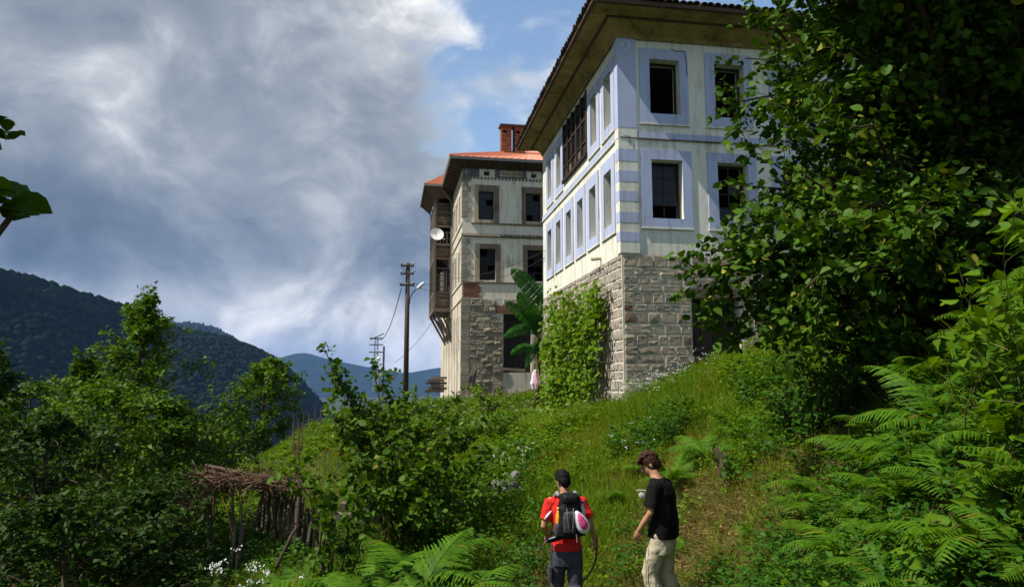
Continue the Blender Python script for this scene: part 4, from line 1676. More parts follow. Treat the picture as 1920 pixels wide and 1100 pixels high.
# leafy scrub between the bush and the far house
for i, (px, py, Y, w, lab) in enumerate([(838, 762, 22, .8, 'leafy scrub at the foot of the far house corner'), (915, 728, 30, .9, 'vine-like scrub climbing against the far house rubble wall'),
                                         (945, 790, 18.5, .7, 'low scrub between the far house and the vine-covered corner'), (770, 735, 30, 1.2, 'bright scrub behind the wooden pole'),
                                         (690, 745, 24, 1.1, 'scrub beside the bean poles left of the wooden pole'), (720, 790, 17, 1.0, 'low scrub in front of the wooden pole'), (655, 775, 27, .7, 'scrub with bean poles at the garden end')]):
    b = gp(px, Y)
    tp = at(px, py, Y)
    g_ = np.random.default_rng(60 + i)
    tips = [(b[0] + g_.normal(0, w * .55), Y + g_.normal(0, .5), b[2] + (tp.z - b[2]) * g_.uniform(.45, 1.05)) for _ in range(9)]
    shrub('leafy_scrub', lab, b, tips, 'vine_leaf' if i in (1, 3) else 'bush_leaf', 70 + i, leaf=.14, nleaf=14, twigs=8, L2=.5, T=T_SMALL, group='scrub around the garden')

# ------------------------------------------------------------------ big hazel on the right
HB = (6.3, 8.9, hz(6.3, 8.9) - .1)
g_ = np.random.default_rng(90)
tips = []
# left outline, as seen against the house
for q in [(1447, 40, 8.4), (1460, 130, 8.2), (1393, 190, 8.0), (1475, 250, 8.2), (1440, 300, 8.0), (1415, 350, 7.9), (1450, 420, 7.8), (1375, 480, 7.8), (1343, 500, 8.0), (1385, 560, 8.1), (1475, 520, 7.6), (1445, 580, 8.2), (1515, 590, 7.7),
          (1495, -40, 8.4), (1515, 60, 7.8), (1500, 180, 7.4), (1510, 330, 7.2), (1530, 440, 7.0), (1510, 540, 7.1), (1590, 90, 7.2), (1600, 240, 6.9), (1620, 390, 6.7), (1630, 500, 6.6), (1670, 450, 6.5), (1710, 410, 6.4), (1590, 600, 7.2)]:
    tips.append(tuple(at(*q)))
for q in [(1345, 500, 8.0), (1320, 535, 8.1), (1372, 560, 8.0), (1400, 490, 7.8), (1368, 600, 8.3), (1420, 620, 8.2), (1335, 470, 7.9)]:
    tips.append(tuple(at(*q)))
# the rest of the crown: over, behind and towards the viewer
for _ in range(54):
    a = g_.uniform(0, 2 * PI)
    e = g_.uniform(.15, 1.45)
    r_ = g_.uniform(2.6, 3.9)
    tips.append((HB[0] + r_ * math.cos(a) * math.cos(e) + .3, HB[1] + r_ * 1.0 * math.sin(a) * math.cos(e), HB[2] + .8 + r_ * 1.75 * math.sin(e)))
for _ in range(64):      # canopy above the view, added to darken the right side of the crown
    tips.append((g_.uniform(2.9, 9.0), g_.uniform(5.0, 8.0), g_.uniform(4.9, 7.0)))
for _ in range(34):      # more leaves above the view, added to shade the crown's near face
    tips.append((g_.uniform(2.3, 4.2), g_.uniform(5.3, 7.3), g_.uniform(5.1, 6.3)))
for _ in range(52):      # low sprays reaching the slope
    tips.append((g_.uniform(3.6, 6.8), g_.uniform(7.6, 10.2), g_.uniform(-.1, 2.2)))
for _ in range(46):      # dense middle right
    tips.append((g_.uniform(4.8, 9.5), g_.uniform(6.0, 9.5), g_.uniform(1.2, 4.5)))
shrub('hazel_tree', 'large dark hazel tree covering the right side of the house', HB, tips, 'hazel_leaf', 93, cat='tree', leaf=.108, singles=300, nleaf=20, twigs=10, L2=.62, lstart=.22, up=.75, spread=.07)
# undergrowth under the hazel, with the shade put into its dark leaf colour
for i, (x, y, r_, lab) in enumerate([(5.6, 10.5, 1.3, 'dark shrub in the shade below the hazel, nearest the house'), (6.6, 8.2, 1.3, 'dark shrub in the deep shade under the hazel crown'), (5.2, 8.0, 1.0, 'shaded shrub at the top of the fern bank'), (8.0, 7.2, 1.6, 'dark shrub at the right edge behind the ferns'), (8.6, 10, 1.8, 'dark shrub behind the hazel stems'), (4.7, 9.0, 1.0, 'dark shrub where the hazel sprays touch the slope'), (5.6, 7.3, 1.1, 'dark shrub above the ferns in the middle of the bank'), (6.6, 6.4, 1.2, 'dark shrub above the ferns near the right edge')]):
    b = (x, y, hz(x, y))
    g_ = np.random.default_rng(110 + i)
    tips = [(x + g_.normal(0, r_ * .6), y + g_.normal(0, r_ * .6), b[2] + g_.uniform(.5, 1.5) * r_) for _ in range(12)]
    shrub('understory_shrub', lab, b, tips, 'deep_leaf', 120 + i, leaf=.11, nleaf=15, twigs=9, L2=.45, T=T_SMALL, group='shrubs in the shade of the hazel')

# ------------------------------------------------------------------ hazel sapling whose twigs hang in at the left edge
def left_window(P):
    x, y, _ = in_frame(P)
    return (x < -70) | ((x < 16) & (y > 228) & (y < 258)) | ((x < 40) & (y > 362) & (y < 400))


b = (-3.4, 2.5, hz(-3.4, 2.5))
tips = [tuple(at(*q)) for q in [(-20, 262, 2.35), (0, 262, 2.3), (-30, 240, 2.3), (-15, 405, 2.3), (5, 395, 2.25), (25, 400, 2.3), (-20, 380, 2.2), (10, 415, 2.35)]]
tips += [(-2.7 + random.uniform(-.55, .45), 1.95 + random.uniform(-.4, .4), 2.0 + random.uniform(-.5, .6)) for _ in range(16)]  # dense crown out of view, added to shade the twigs at the edge
tips += [(-3.2, 2.2, .9), (-3.6, 2.9, 1.1), (-2.6, 2.0, 1.5), (-3.5, 1.8, .3), (-3.8, 2.4, -.2), (-3.0, 3.2, 1.5)]
sp = shrub('hazel_sapling', 'dark hazel twigs with round leaves hanging in at the left edge', b, tips, 'hazel_leaf', 151, leaf=.088, nleaf=10, twigs=7, L2=.2, lstart=.5, singles=30, spread=.02,
           keep=lambda P: left_window(P))

# ------------------------------------------------------------------ vine on the house side wall
vo = empty('climbing_vine', (NH_O.x, NH_O.y, 0), R(9), 'bright green climbing vine covering the stone side wall of the blue-trimmed house', 'vine')
g_ = np.random.default_rng(160)
P, N = [], []
for c in range(430):
    u = g_.uniform(.75, 9.4)
    topz = 2.35 - .02 * u + .30 * math.sin(u * 2.1) + .22 * math.sin(u * 4.7 + 1) - max(0, u - 7) * .25
    z = g_.uniform(-1.3, topz)
    prof = .25 + .75 * math.sin(PI * min(1, max(0, (u - .4) / 7.5))) ** .6 * (1 - .35 * (z + .9) / 3.6)
    if u < 2.6: prof = max(prof, .8)
    if u > 7.2 and g_.random() < .35: continue
    if u < .75 + .9 * vnoise(np.array([z * 1.0 + 20]), np.array([.3]), .7, 57)[0]: continue
    if vnoise(np.array([u * 1.0 + 3]), np.array([z]), .9, 51)[0] < .27: continue
    w = prof * (.25 + 1.1 * vnoise(np.array([u + 9.0]), np.array([z]), .7, 55)[0]) * g_.uniform(.7, 1.1)
    if g_.random() < .06: z = topz + g_.uniform(0, .35)
    n = int(g_.uniform(14, 40))
    q = np.stack([-(w + g_.normal(0, .13, n)), u + g_.normal(0, .26, n), z + g_.normal(0, .20, n)], 1)
    q[:, 0] = np.minimum(q[:, 0], -.10)
    P.append(q)
P = np.concatenate(P)
n = len(P)
D = unit(g_.normal(0, .6, (n, 3)) + [-.5, 0, -.6])
Nn = unit(g_.normal(0, .5, (n, 3)) + [-.8, -.1, .6])
V, F = scatter(T_ROUND[0], T_ROUND[1], P, D, Nn, .13 * (.45 + .9 * g_.random(n)))
mobj('foliage', np_mesh('foliage', V, F, True), MATS['vine_leaf'], vo)
mb = MB()
for k in range(9):
    u = 1.2 + k * .8
    pts = [(-.10 - .1 * g_.random(), u + g_.normal(0, .12), z) for z in np.linspace(-1.2, 2.2, 7)]
    mb.tube(pts, .018, 5)
mb.build('stem', MATS['twig'], vo, True)

# ------------------------------------------------------------------ banana plant between the houses
bb = at(1003, 692, 31)
ban = empty('banana_plant', (bb.x, 31, hz(bb.x, 31)), 0, 'tall banana plant with broad leaves growing between the two houses', 'plant')
bl = Vector(ban.location)


def banana_leaf(p0, p1, wid, sag, tear, seed):
    g = np.random.default_rng(seed)
    p0, p1 = Vector(p0), Vector(p1)
    d = p1 - p0
    side = d.cross(Vector((0, 0, 1)))
    side = d.cross(Vector((.2, -1, .35))).normalized()
    nrm = side.cross(d).normalized()
    n = 16
    mb = MB()
    rows = []
    for i in range(n + 1):
        t = i / n
        c = p0 + d * t + Vector((0, 0, sag * math.sin(PI * t) - max(0, -sag) * t * t))
        w = wid * (math.sin(PI * min(1, .06 + .93 * t)) ** .55) * (1 if t < .97 else .5)
        rows.append((c, w))
    for i in range(n):
        (c0_, w0), (c1_, w1) = rows[i], rows[i + 1]
        gap = g.uniform(.70, .9) if g.random() < tear + .28 else 1.0
        for s in (-1, 1):
            f = nrm * (-.22 * wid)
            e0 = c0_ + side * s * w0 + f * (w0 / max(wid, .01))
            e1 = c0_.lerp(c1_, gap) + side * s * w1 + f * (w1 / max(wid, .01))
            e0, e1 = e0 + nrm * g.normal(0, .012), e1 + nrm * g.normal(0, .012) - Vector((0, 0, .05 * wid * g.random()))
            mb.add([c0_, c0_.lerp(c1_, gap), e1, e0], [(0, 1, 2, 3)] if s > 0 else [(3, 2, 1, 0)])
    mb.tube([r_[0] for r_ in rows], [.03 * (1 - .8 * i / n) for i in range(n + 1)], 5)
    me = mb
    me.v = [tuple(Vector(v) - bl) for v in me.v]
    return me.build('leaf', MATS['banana_leaf'], ban)


crown_pt = at(1012, 590, 31)
for i, (a_, b_, w, s, tr) in enumerate([((1018, 568, 31), (959, 504, 30.6), .42, .15, .05), ((1010, 612, 31), (972, 548, 30.4), .40, .1, .05), ((1008, 618, 31), (949, 566, 30.2), .30, .12, .1), ((1012, 622, 31), (944, 632, 30), .26, .25, .6),
                                         ((1012, 655, 31), (956, 664, 30.1), .22, .2, .6), ((1014, 600, 31.2), (1030, 520, 31.6), .35, .1, .2), ((1012, 640, 31), (985, 690, 30.3), .2, .15, .5), ((1010, 630, 31), (1000, 575, 30.5), .28, .1, .1)]):
    banana_leaf(at(*a_), at(*b_), w, s, tr, 170 + i)
m = MB().tube([Vector((0, 0, -.2)), Vector((.1, 0, .9)), crown_pt - bl, at(1014, 560, 31) - bl], [.13, .12, .09, .03], 8)
m.build('stalk', MATS['moss_bark'], ban, True)

# ------------------------------------------------------------------ ferns
def frond_mesh(seed, arch=.5, n=21, bip=True):
    g = np.random.default_rng(seed)
    V, F = [], []
    pts = []
    a0 = R(60) * (.75 + .5 * g.random())
    a = a0
    p = np.array([0., 0., 0.])
    sway = g.normal(0, .10)
    N = n + 5
    for i in range(N + 1):
        pts.append(p.copy())
        t = i / N
        a = a0 - (a0 + arch) * t ** 1.25
        p = p + np.array([sway * t / N * 2, math.cos(a) / N, math.sin(a) / N])
    pts = np.array(pts)

    def tri(a, b, c):
        k = len(V)
        V.extend([a, b, c])
        F.append((k, k + 1, k + 2))
    for i in range(N):      # rachis
        w = .007 * (1 - .8 * i / N)
        k = len(V)
        V.extend([pts[i] + [w, 0, 0], pts[i] - [w, 0, 0], pts[i + 1] - [w * .9, 0, 0], pts[i + 1] + [w * .9, 0, 0]])
        F.append((k, k + 1, k + 2))
        F.append((k, k + 2, k + 3))
    for i in range(5, N):
        t = (i - 5) / n
        tan = unit(pts[min(i + 1, N)] - pts[i - 1])
        L = .34 * (min(1, .55 + t * 2.6)) * (1 - t) ** .85 + .012
        up = unit(np.cross(np.array([1., 0, 0]), tan))
        for s in (-1, 1):
            d = unit(np.array([s * 1.0, 0, 0]) + tan * (.45 + .35 * t) - up * .18 + g.normal(0, .05, 3))
            wdir = unit(tan - d * np.dot(tan, d))
            base = pts[i]
            m = max(4, int(11 * L / .33))
            k0 = len(V)
            for j in range(m + 1):
                u = j / m
                c = base + d * (L * u) + up * (-.28 * L) * u ** 2
                w = (.027 * (1 - u) ** .8 + .002) * (L / .33) ** .35 * (1.0 if j % 2 else .5)
                V.extend([c + wdir * w - up * .25 * w, c, c - wdir * w - up * .25 * w])
            for j in range(m):
                q = k0 + 3 * j
                F.append((q, q + 1, q + 4)); F.append((q, q + 4, q + 3))
                F.append((q + 1, q + 2, q + 5)); F.append((q + 1, q + 5, q + 4))
    me = np_mesh('frond', np.array(V), np.array(F))
    me.materials.append(MATS['fern_green'])
    return me


FRONDS = [frond_mesh(200 + i, arch=.25 + .13 * i) for i in range(6)]


def fern(x, y, size, label, group, seed, nf=8, az0=None, spread=2 * PI, dz=0.0, tilt=0.0):
    g = random.Random(seed)
    o = empty('fern', (x, y, hz(x, y) - .03 + dz), 0, label, 'fern', group)
    for k in range(nf):
        az = (az0 if az0 is not None else 0) + spread * (k + g.random() * .7) / nf - (spread / 2 if az0 is not None else 0)
        s = size * g.uniform(.7, 1.15)
        f = mobj('frond', g.choice(FRONDS), None, o, (0.03 * math.cos(az), .03 * math.sin(az), 0))
        f.rotation_euler = (Matrix.Rotation(az, 4, 'Z') @ Matrix.Rotation(tilt + g.uniform(-.35, .15), 4, 'X') @ Matrix.Rotation(g.uniform(-.35, .35), 4, 'Y')).to_euler()
        f.scale = (s * g.uniform(.75, 1.15), s, s * g.uniform(.8, 1.15))
    return o


g_ = random.Random(77)
bank = []
tries = 0
while len(bank) < 72 and tries < 3000:
    tries += 1
    x, y = g_.uniform(2.1, 5.0), g_.uniform(3.6, 7.6)
    if x < 2.25 + .10 * (y - 3.6) or x / y < .34: continue
    if any((x - a) ** 2 + (y - b) ** 2 < .27 ** 2 for a, b in bank): continue
    fx, fy, _ = in_frame(np.array([[x, y, hz(x, y) + .25]]))
    if fy[0] < 815 - (fx[0] - 1480) * .62 or fx[0] < 1530: continue
    bank.append((x, y))
for i, (x, y) in enumerate(bank):
    fern(x, y, g_.uniform(.45, .88), 'bright green fern in the dense fern bank at the right', 'ferns on the right bank', 300 + i, g_.choice((5, 6, 7)), az0=R(75), spread=R(280))
ORD = ['first', 'second', 'third', 'fourth', 'fifth', 'sixth', 'seventh', 'eighth', 'ninth', 'tenth', 'eleventh', 'twelfth']
BF = [(610, 8.6, 1.05), (665, 9.0, 1.15), (715, 8.4, 1.1), (765, 9.2, 1.2), (810, 8.5, 1.1), (850, 9.0, 1.05), (700, 9.8, 1.1), (780, 10.0, 1.1), (880, 8.2, .95), (560, 8.2, .9), (640, 7.9, 1.0), (745, 7.8, 1.0)]
for i, (px, Y, s) in enumerate(BF):
    x = at(px, 900, Y).x
    fern(x, Y, s * 1.45, 'tall bright fern at the bottom edge below the hazel bush, %s from the left' % ORD[sorted(q[0] for q in BF).index(px)], 'ferns at the bottom edge', 360 + i, 9)
for i, (px, Y, s, lab) in enumerate([(1260, 11.6, .85, 'fern on the grassy slope behind the person in black'), (1330, 11.9, .9, 'fern right of the person in black, beside the stump'), (1215, 12.6, .7, 'fern on the slope above the person in black'),
                                     (1390, 12.5, .8, 'fern at the edge of the hazel shade'), (1150, 12.0, .55, 'small fern between the two people'), (1420, 8.2, .45, 'small fern on the trampled dry grass'), (1290, 9.6, .5, 'low fern beside the elbow of the person in black')]):
    x = at(px, 900, Y).x
    fern(x, Y, s, lab, 'ferns on the grassy slope', 380 + i, 8)

# broad-leaved weeds at the right edge
for i, (px, py, Y, lab) in enumerate([(1880, 470, 4.3, 'broad-leaved weed at the right edge above the ferns'), (1850, 560, 4.6, 'broad-leaved weed among the ferns below the upper one'), (1905, 640, 4.2, 'big-leaved plant cut by the right edge halfway down'),
                                      (1885, 900, 4.0, 'big-leaved plant low at the right edge'), (1840, 1000, 4.0, 'broad-leaved plant in the lower right corner'), (1790, 1060, 4.2, 'leafy weed at the bottom near the right corner')]):
    t = at(px, py, Y)
    b = (t.x + .1, Y + .15, min(hz(t.x + .1, Y + .15), t.z - .3))
    gg = np.random.default_rng(400 + i)
    tips = [(t.x + gg.normal(0, .16), Y + gg.normal(0, .16), t.z + gg.normal(0, .12)) for _ in range(4)]
    shrub('broadleaf_weed', lab, b, tips, 'weed_leaf', 410 + i, cat='plant', leaf=.10, T=T_OVATE, singles=60, nleaf=4, twigs=9, L2=.15, lstart=.08, stemmat='moss_bark', sr=.3, group='broad-leaved weeds on the bank')
# nettle patch where the shade begins
for i, (px, Y, lab) in enumerate([(1545, 9.6, 'bright nettle clump at the edge of the shade'), (1600, 9.0, 'nettle clump between the shade and the ferns'), (1500, 10.2, 'nettle clump nearest the stump')]):
    x = at(px, 900, Y).x
    gg = np.random.default_rng(430 + i)
    z = hz(x, Y)
    tips = [(x + gg.normal(0, .35), Y + gg.normal(0, .3), z + gg.uniform(.45, .9)) for _ in range(14)]
    shrub('nettle', lab, (x, Y, z), tips, 'nettle_leaf', 440 + i, cat='plant', leaf=.085, T=T_OVATE, nleaf=9, twigs=8, L2=.14, group='nettles on the slope')


# ------------------------------------------------------------------ grass, weeds and wild flowers
def outside_houses(X, Y):
    ok = np.ones(len(X), dtype=bool)
    for (o, a, w, l) in ((NH_O, R(9), NW, NL), (FH_O, R(9.9), FW, FL)):
        dx_, dy_ = X - o.x, Y - o.y
        lx = dx_ * math.cos(a) + dy_ * math.sin(a)
        ly = -dx_ * math.sin(a) + dy_ * math.cos(a)
        ok &= ~((lx > -.02) & (lx < w) & (ly > -.02) & (ly < l))
    return ok


def sow(rng, n, x0, x1, y0, y1, dens=None):
    X = rng.uniform(x0, x1, n)
    Y = rng.uniform(y0, y1, n)
    Z = Hz(X, Y)
    P = np.stack([X, Y, Z], 1)
    px, py, d = in_frame(P)
    k = outside_houses(X, Y) & (px > -80) & (px < 2000) & (py < 1250) & (d > 1)
    if dens is not None:
        k &= rng.random(n) < dens(X, Y)
    return P[k]


T_BLADE = ([(-.5, 0, 0), (.5, 0, 0), (.36, .55, .10), (-.36, .55, .10), (0, 1, .42)], [np.array([(0, 1, 2, 3)]), np.array([(3, 2, 4)])])


def blades(rng, P, hlo, hhi, wlo, whi, lean=.35):
    n = len(P)
    y = unit(np.stack([rng.normal(0, lean, n), rng.normal(0, lean, n), np.ones(n)], 1))
    nr = rng.normal(0, 1, (n, 3)) * [1, 1, .2]
    h = rng.uniform(hlo, hhi, n) * (.30 + 1.5 * vnoise(P[:, 0], P[:, 1], .9, 5) ** 1.5)
    w = rng.uniform(wlo, whi, n)
    return scatter(T_BLADE[0], T_BLADE[1], P, y, nr, np.stack([w, h, h], 1))


def path_mask(X, Y):
    """0 on the trampled path by the people, 1 on the slope"""
    c = .35 + .03 * (Y - 6)
    d = np.minimum(np.abs(X - (-.05 + .03 * Y)) / .7, np.hypot(X - 2.5, (Y - 9.3) * .75) / 1.4)
    return np.where(Y < 11.3, np.clip(d - .3, .05, 1), 1)


rng = np.random.default_rng(500)
parts = []
P = sow(rng, 175000, -1.5, 8.5, 8.5, 21, lambda X, Y: path_mask(X, Y) * np.clip(1.2 - .03 * Y, .4, 1))
parts.append(blades(rng, P, .16, .42, .006, .013))
P = sow(rng, 50000, -9, 2, 14, 38, lambda X, Y: np.clip(1.3 - .02 * Y, .3, 1))
parts.append(blades(rng, P, .14, .36, .012, .024))
P = sow(rng, 22000, 1.2, 6, 3, 9, lambda X, Y: path_mask(X, Y) * np.where(X > .26 * Y + .7, .12, 1))
parts.append(blades(rng, P, .18, .5, .005, .010, .5))
P = sow(rng, 12000, -5, 1.2, 6, 14, lambda X, Y: path_mask(X, Y))
parts.append(blades(rng, P, .15, .4, .007, .014, .5))
V, F = merge(parts)
tag(mobj('grass', np_mesh('grass', V, F), MATS['grass']), 'green grass covering the slope', 'grass', kind='stuff')
P = sow(rng, 34000, -.8, 4.2, 7.2, 11.8, lambda X, Y: np.clip(1.15 - path_mask(X, Y), .06, 1))
n = len(P)
y = unit(np.stack([rng.normal(0, 1, n), rng.normal(0, 1, n), rng.uniform(.05, .5, n)], 1))
h = rng.uniform(.12, .4, n)
V, F = scatter(T_BLADE[0], T_BLADE[1], P + [0, 0, .01], y, rng.normal(0, 1, (n, 3)), np.stack([rng.uniform(.005, .012, n), h, h * .5], 1))
tag(mobj('dry_grass', np_mesh('dry_grass', V, F), MATS['dry_grass']), 'flattened straw-coloured grass on the trampled path', 'dry grass', kind='stuff')


def weeds(rng, P, nl, hlo, hhi, size, r=.12):
    n = len(P)
    h = rng.uniform(hlo, hhi, n) * (.5 + 1.0 * vnoise(P[:, 0], P[:, 1], 1.6, 9))
    k = np.repeat(np.arange(n), nl)
    t = rng.random(len(k)) ** .7
    az = rng.random(len(k)) * 6.283
    d = np.stack([np.cos(az), np.sin(az), rng.uniform(-.1, .7, len(k))], 1)
    pos = P[k] + d * (r * .4 * rng.random(len(k)))[:, None] + np.stack([0 * t, 0 * t, t * h[k]], 1)
    nr = rng.normal(0, .45, (len(k), 3)) + [-.1, -.1, 1]
    return scatter(T_QUAD[0], T_QUAD[1], pos, d, nr, size * rng.uniform(.5, 1.3, len(k)))


parts = []
P = sow(rng, 4200, -1.2, 8.5, 9, 20.5, lambda X, Y: path_mask(X, Y) * _sst(vnoise(X, Y, 1.5, 21), .45, .68))
parts.append(weeds(rng, P, 13, .10, .36, .065))
P = sow(rng, 800, .4, 7.4, 9.5, 17.5, lambda X, Y: path_mask(X, Y) * _sst(vnoise(X, Y, 2.3, 41), .5, .72))
parts.append(weeds(rng, P, 30, .25, .6, .075, .3))
P = sow(rng, 2200, -1.2, 8.0, 9, 16, lambda X, Y: path_mask(X, Y) * _sst(vnoise(X, Y, .8, 43), .45, .7))
parts.append(weeds(rng, P, 22, .15, .45, .045, .2))
P = sow(rng, 5200, -7, 2.2, 15, 36, lambda X, Y: _sst(vnoise(X, Y, 2.2, 22), .30, .58))
parts.append(weeds(rng, P, 14, .08, .34, .11))
P = sow(rng, 2600, -4.5, 4.5, 5, 12, lambda X, Y: path_mask(X, Y) * _sst(vnoise(X, Y, 1.1, 23), .35, .6))
parts.append(weeds(rng, P, 12, .1, .4, .06))
P = sow(rng, 2400, 4.5, 11, 8, 17, None)
parts.append(weeds(rng, P, 14, .2, .7, .09))
V, F = merge(parts)
tag(mobj('ground_cover', np_mesh('ground_cover', V, F, True), MATS['weed_leaf']), 'yellow-green low weeds growing through the grass', 'weeds', kind='stuff')
parts = []
P = sow(rng, 1500, 1.2, 8.0, 9.2, 14.5, lambda X, Y: path_mask(X, Y) * _sst(vnoise(X, Y, 1.3, 61), .42, .66))
parts.append(weeds(rng, P, 26, .25, .75, .085, .3))
P = sow(rng, 1500, 2.0, 5.5, 3.4, 9, lambda X, Y: path_mask(X, Y))
parts.append(weeds(rng, P, 18, .1, .5, .06, .2))
P = sow(rng, 1200, -6, .5, 6.5, 16, None)
parts.append(weeds(rng, P, 20, .15, .5, .08, .25))
V, F = merge(parts)
tag(mobj('dark_ground_cover', np_mesh('dark_ground_cover', V, F, True), MATS['nettle_leaf']), 'darker green leafy weeds in clumps on the slope', 'weeds', kind='stuff')
P = sow(rng, 16000, .6, 4.6, 7.6, 12, lambda X, Y: np.clip(1.2 - path_mask(X, Y), .03, 1))
n = len(P)
V, F = scatter(T_SMALL[0], T_SMALL[1], P + np.stack([np.zeros(n), np.zeros(n), rng.uniform(.005, .07, n)], 1), rng.normal(0, 1, (n, 3)) * [1, 1, .3], rng.normal(0, .5, (n, 3)) + [0, 0, 1], rng.uniform(.03, .09, n))
tag(mobj('leaf_litter', np_mesh('leaf_litter', V, F), MATS['dry_leaf']), 'brown dead leaves and bracken on the trampled ground', 'leaf litter', kind='stuff')
# white umbels scattered on the slope by the house corner
T_DISC = ([(math.cos(k * PI / 3), math.sin(k * PI / 3), 0) for k in range(6)], [np.array([(0, 1, 2), (0, 2, 3), (0, 3, 4), (0, 4, 5)])])
P = np.concatenate([sow(rng, 330, -.8, 2.8, 13, 19, lambda X, Y: _sst(vnoise(X, Y, 1.2, 31), .4, .7)), sow(rng, 120, 2.6, 5.0, 16.5, 19.2), sow(rng, 160, -3.5, 1.5, 18, 34)])
n = len(P)
hh_ = rng.uniform(.25, .7, n)
k = np.repeat(np.arange(n), 7)
pos = P[k] + rng.normal(0, .035, (len(k), 3)) * [1, 1, .4] + np.stack([0 * hh_[k], 0 * hh_[k], hh_[k]], 1)
V1, F1 = scatter(T_DISC[0], T_DISC[1], pos, rng.normal(0, 1, (len(k), 3)) * [1, 1, .2], rng.normal(0, .4, (len(k), 3)) + [-.2, -.4, 1], rng.uniform(.006, .013, len(k)))
tag(mobj('wild_flowers', np_mesh('wild_flowers', V1, F1), MATS['petal']), 'tiny white wild flowers scattered over the slope', 'flowers', kind='stuff')

# blossoming plants at the bottom left
for i, (px, py, Y, lab) in enumerate([(418, 1050, 8.2, 'white flowering plant at the bottom left of the shelter'), (450, 1070, 8.0, 'white flowering plant beside the shelter post'), (478, 1062, 8.4, 'white flowering plant right of the shelter post at the bottom edge'), (520, 1085, 8.2, 'small white flowering plant at the bottom edge below the stick pile')]):
    t = at(px, py, Y)
    z = hz(t.x, Y)
    o = empty('flowering_plant', (t.x, Y, z), 0, lab, 'plant', 'white flowering plants')
    gg = np.random.default_rng(520 + i)
    G = Growth(530 + i)
    for j in range(5):
        tip = np.array([gg.normal(0, .13), gg.normal(0, .1), t.z - z + gg.normal(0, .12)])
        pts = G.twig((0, 0, 0), tip, np.linalg.norm(tip), .006, 5, 0, .1, 14, .15, .02)
        m = 10
        pos = np.array(pts[-1]) + gg.normal(0, .028, (m, 3)) * [1, 1, .6]
        V1, F1 = scatter(T_DISC[0], T_DISC[1], pos, gg.normal(0, 1, (m, 3)), gg.normal(0, .4, (m, 3)) + [-.2, -.8, .8], gg.uniform(.006, .012, m))
        mobj('flower_head', np_mesh('flower_head', V1, F1), MATS['petal'], o)
    PP = np.concatenate(G.lp)
    DD = np.concatenate(G.ld)
    V1, F1 = scatter(T_SMALL[0], T_SMALL[1], PP, DD, gg.normal(0, .4, (len(PP), 3)) + [0, 0, 1], gg.uniform(.04, .08, len(PP)))
    mobj('foliage', np_mesh('foliage', V1, F1, True), MATS['bush_leaf'], o)
    G.stem_mesh('stem', 'moss_bark', o)

# ================================================================== PROPS
def wire(name, label, a, b, sag, r=.012, parent=None):
    a, b = Vector(a), Vector(b)
    pts = [a.lerp(b, t) - Vector((0, 0, 4 * sag * t * (1 - t))) for t in [i / 14 for i in range(15)]]
    o = MB().tube(pts, r, 5).build(name, MATS['cable'], parent)
    if parent is None: tag(o, label, 'wire', 'overhead wires')
    return o


# ------------------------------------------------------------------ wooden utility pole with lamp
PY = 37.0
pb = at(760, 770, PY)
ptop = at(765, 493, PY)
pole = empty('utility_pole', (pb.x, PY, pb.z), 0, 'tall brown wooden utility pole with crossarms and a street lamp', 'utility pole')
H = ptop.z - pb.z
lx = ptop.x - pb.x
MB().tube([(0, 0, -.6), (lx * .5, 0, H * .5), (lx, 0, H)], [.15, .13, .11], 10).build('pole', MATS['pole_wood'], pole, True)


def up_z(py): return at(763, py, PY).z - pb.z


for j, (py, w) in enumerate(((499, .70), (514, .70), (535, .75))):
    z = up_z(py)
    ca = MB().box(lx - w / 2, lx + w / 2, -.20, -.12, z - .05, z + .05).build('crossarm', MATS['dark_wood'], pole)
    for s in (-1, 1):
        for q in ((.92,) if j < 2 else (.9,)):
            x = lx + s * w / 2 * q
            m = MB()
            m.tube([(x, -.16, z + .05), (x, -.16, z + .09)], .02, 6)
            m.tube([(x, -.16, z + .08), (x, -.16, z + .12), (x, -.16, z + .16), (x, -.16, z + .19)], [.035, .06, .055, .03], 8)
            m.build('insulator', MATS['ceramic'], ca, True)
MB().tube([(lx - .28, -.13, up_z(500)), (lx - .1, -.15, up_z(512)), (lx + .12, -.15, up_z(522))], .012, 4).build('jumper_wire', MATS['cable'], pole)
MB().tube([(lx + .26, -.13, up_z(500)), (lx + .12, -.15, up_z(510)), (lx - .05, -.15, up_z(530))], .012, 4).build('jumper_wire', MATS['cable'], pole)
MB().tube([(lx + .08, -.14, up_z(556)), (lx + .1, -.2, up_z(566)), (lx + .28, -.3, up_z(552)), (lx + .55, -.45, up_z(543)), (lx + .62, -.5, up_z(540))], .028, 6).build('lamp_arm', MATS['iron'], pole)
lp = MB()
a_, b_ = Vector((lx + .58, -.48, up_z(544))), Vector((lx + .94, -.7, up_z(533)))
lp.tube([a_, a_.lerp(b_, .15), a_.lerp(b_, .6), b_], [.05, .085, .10, .06], 8)
lamp = lp.build('lamp_head', MATS['white_metal'], pole, True)
MB().tube([a_.lerp(b_, .2) - Vector((0, 0, .05)), a_.lerp(b_, .55) - Vector((0, 0, .06)), a_.lerp(b_, .95) - Vector((0, 0, .04))], [.05, .075, .04], 8).build('lamp_glass', MATS['lamp_glass'], lamp, True)
MB().box(lx + .07, lx + .17, -.2, -.1, up_z(570), up_z(562)).build('fuse_box', MATS['iron'], pole)

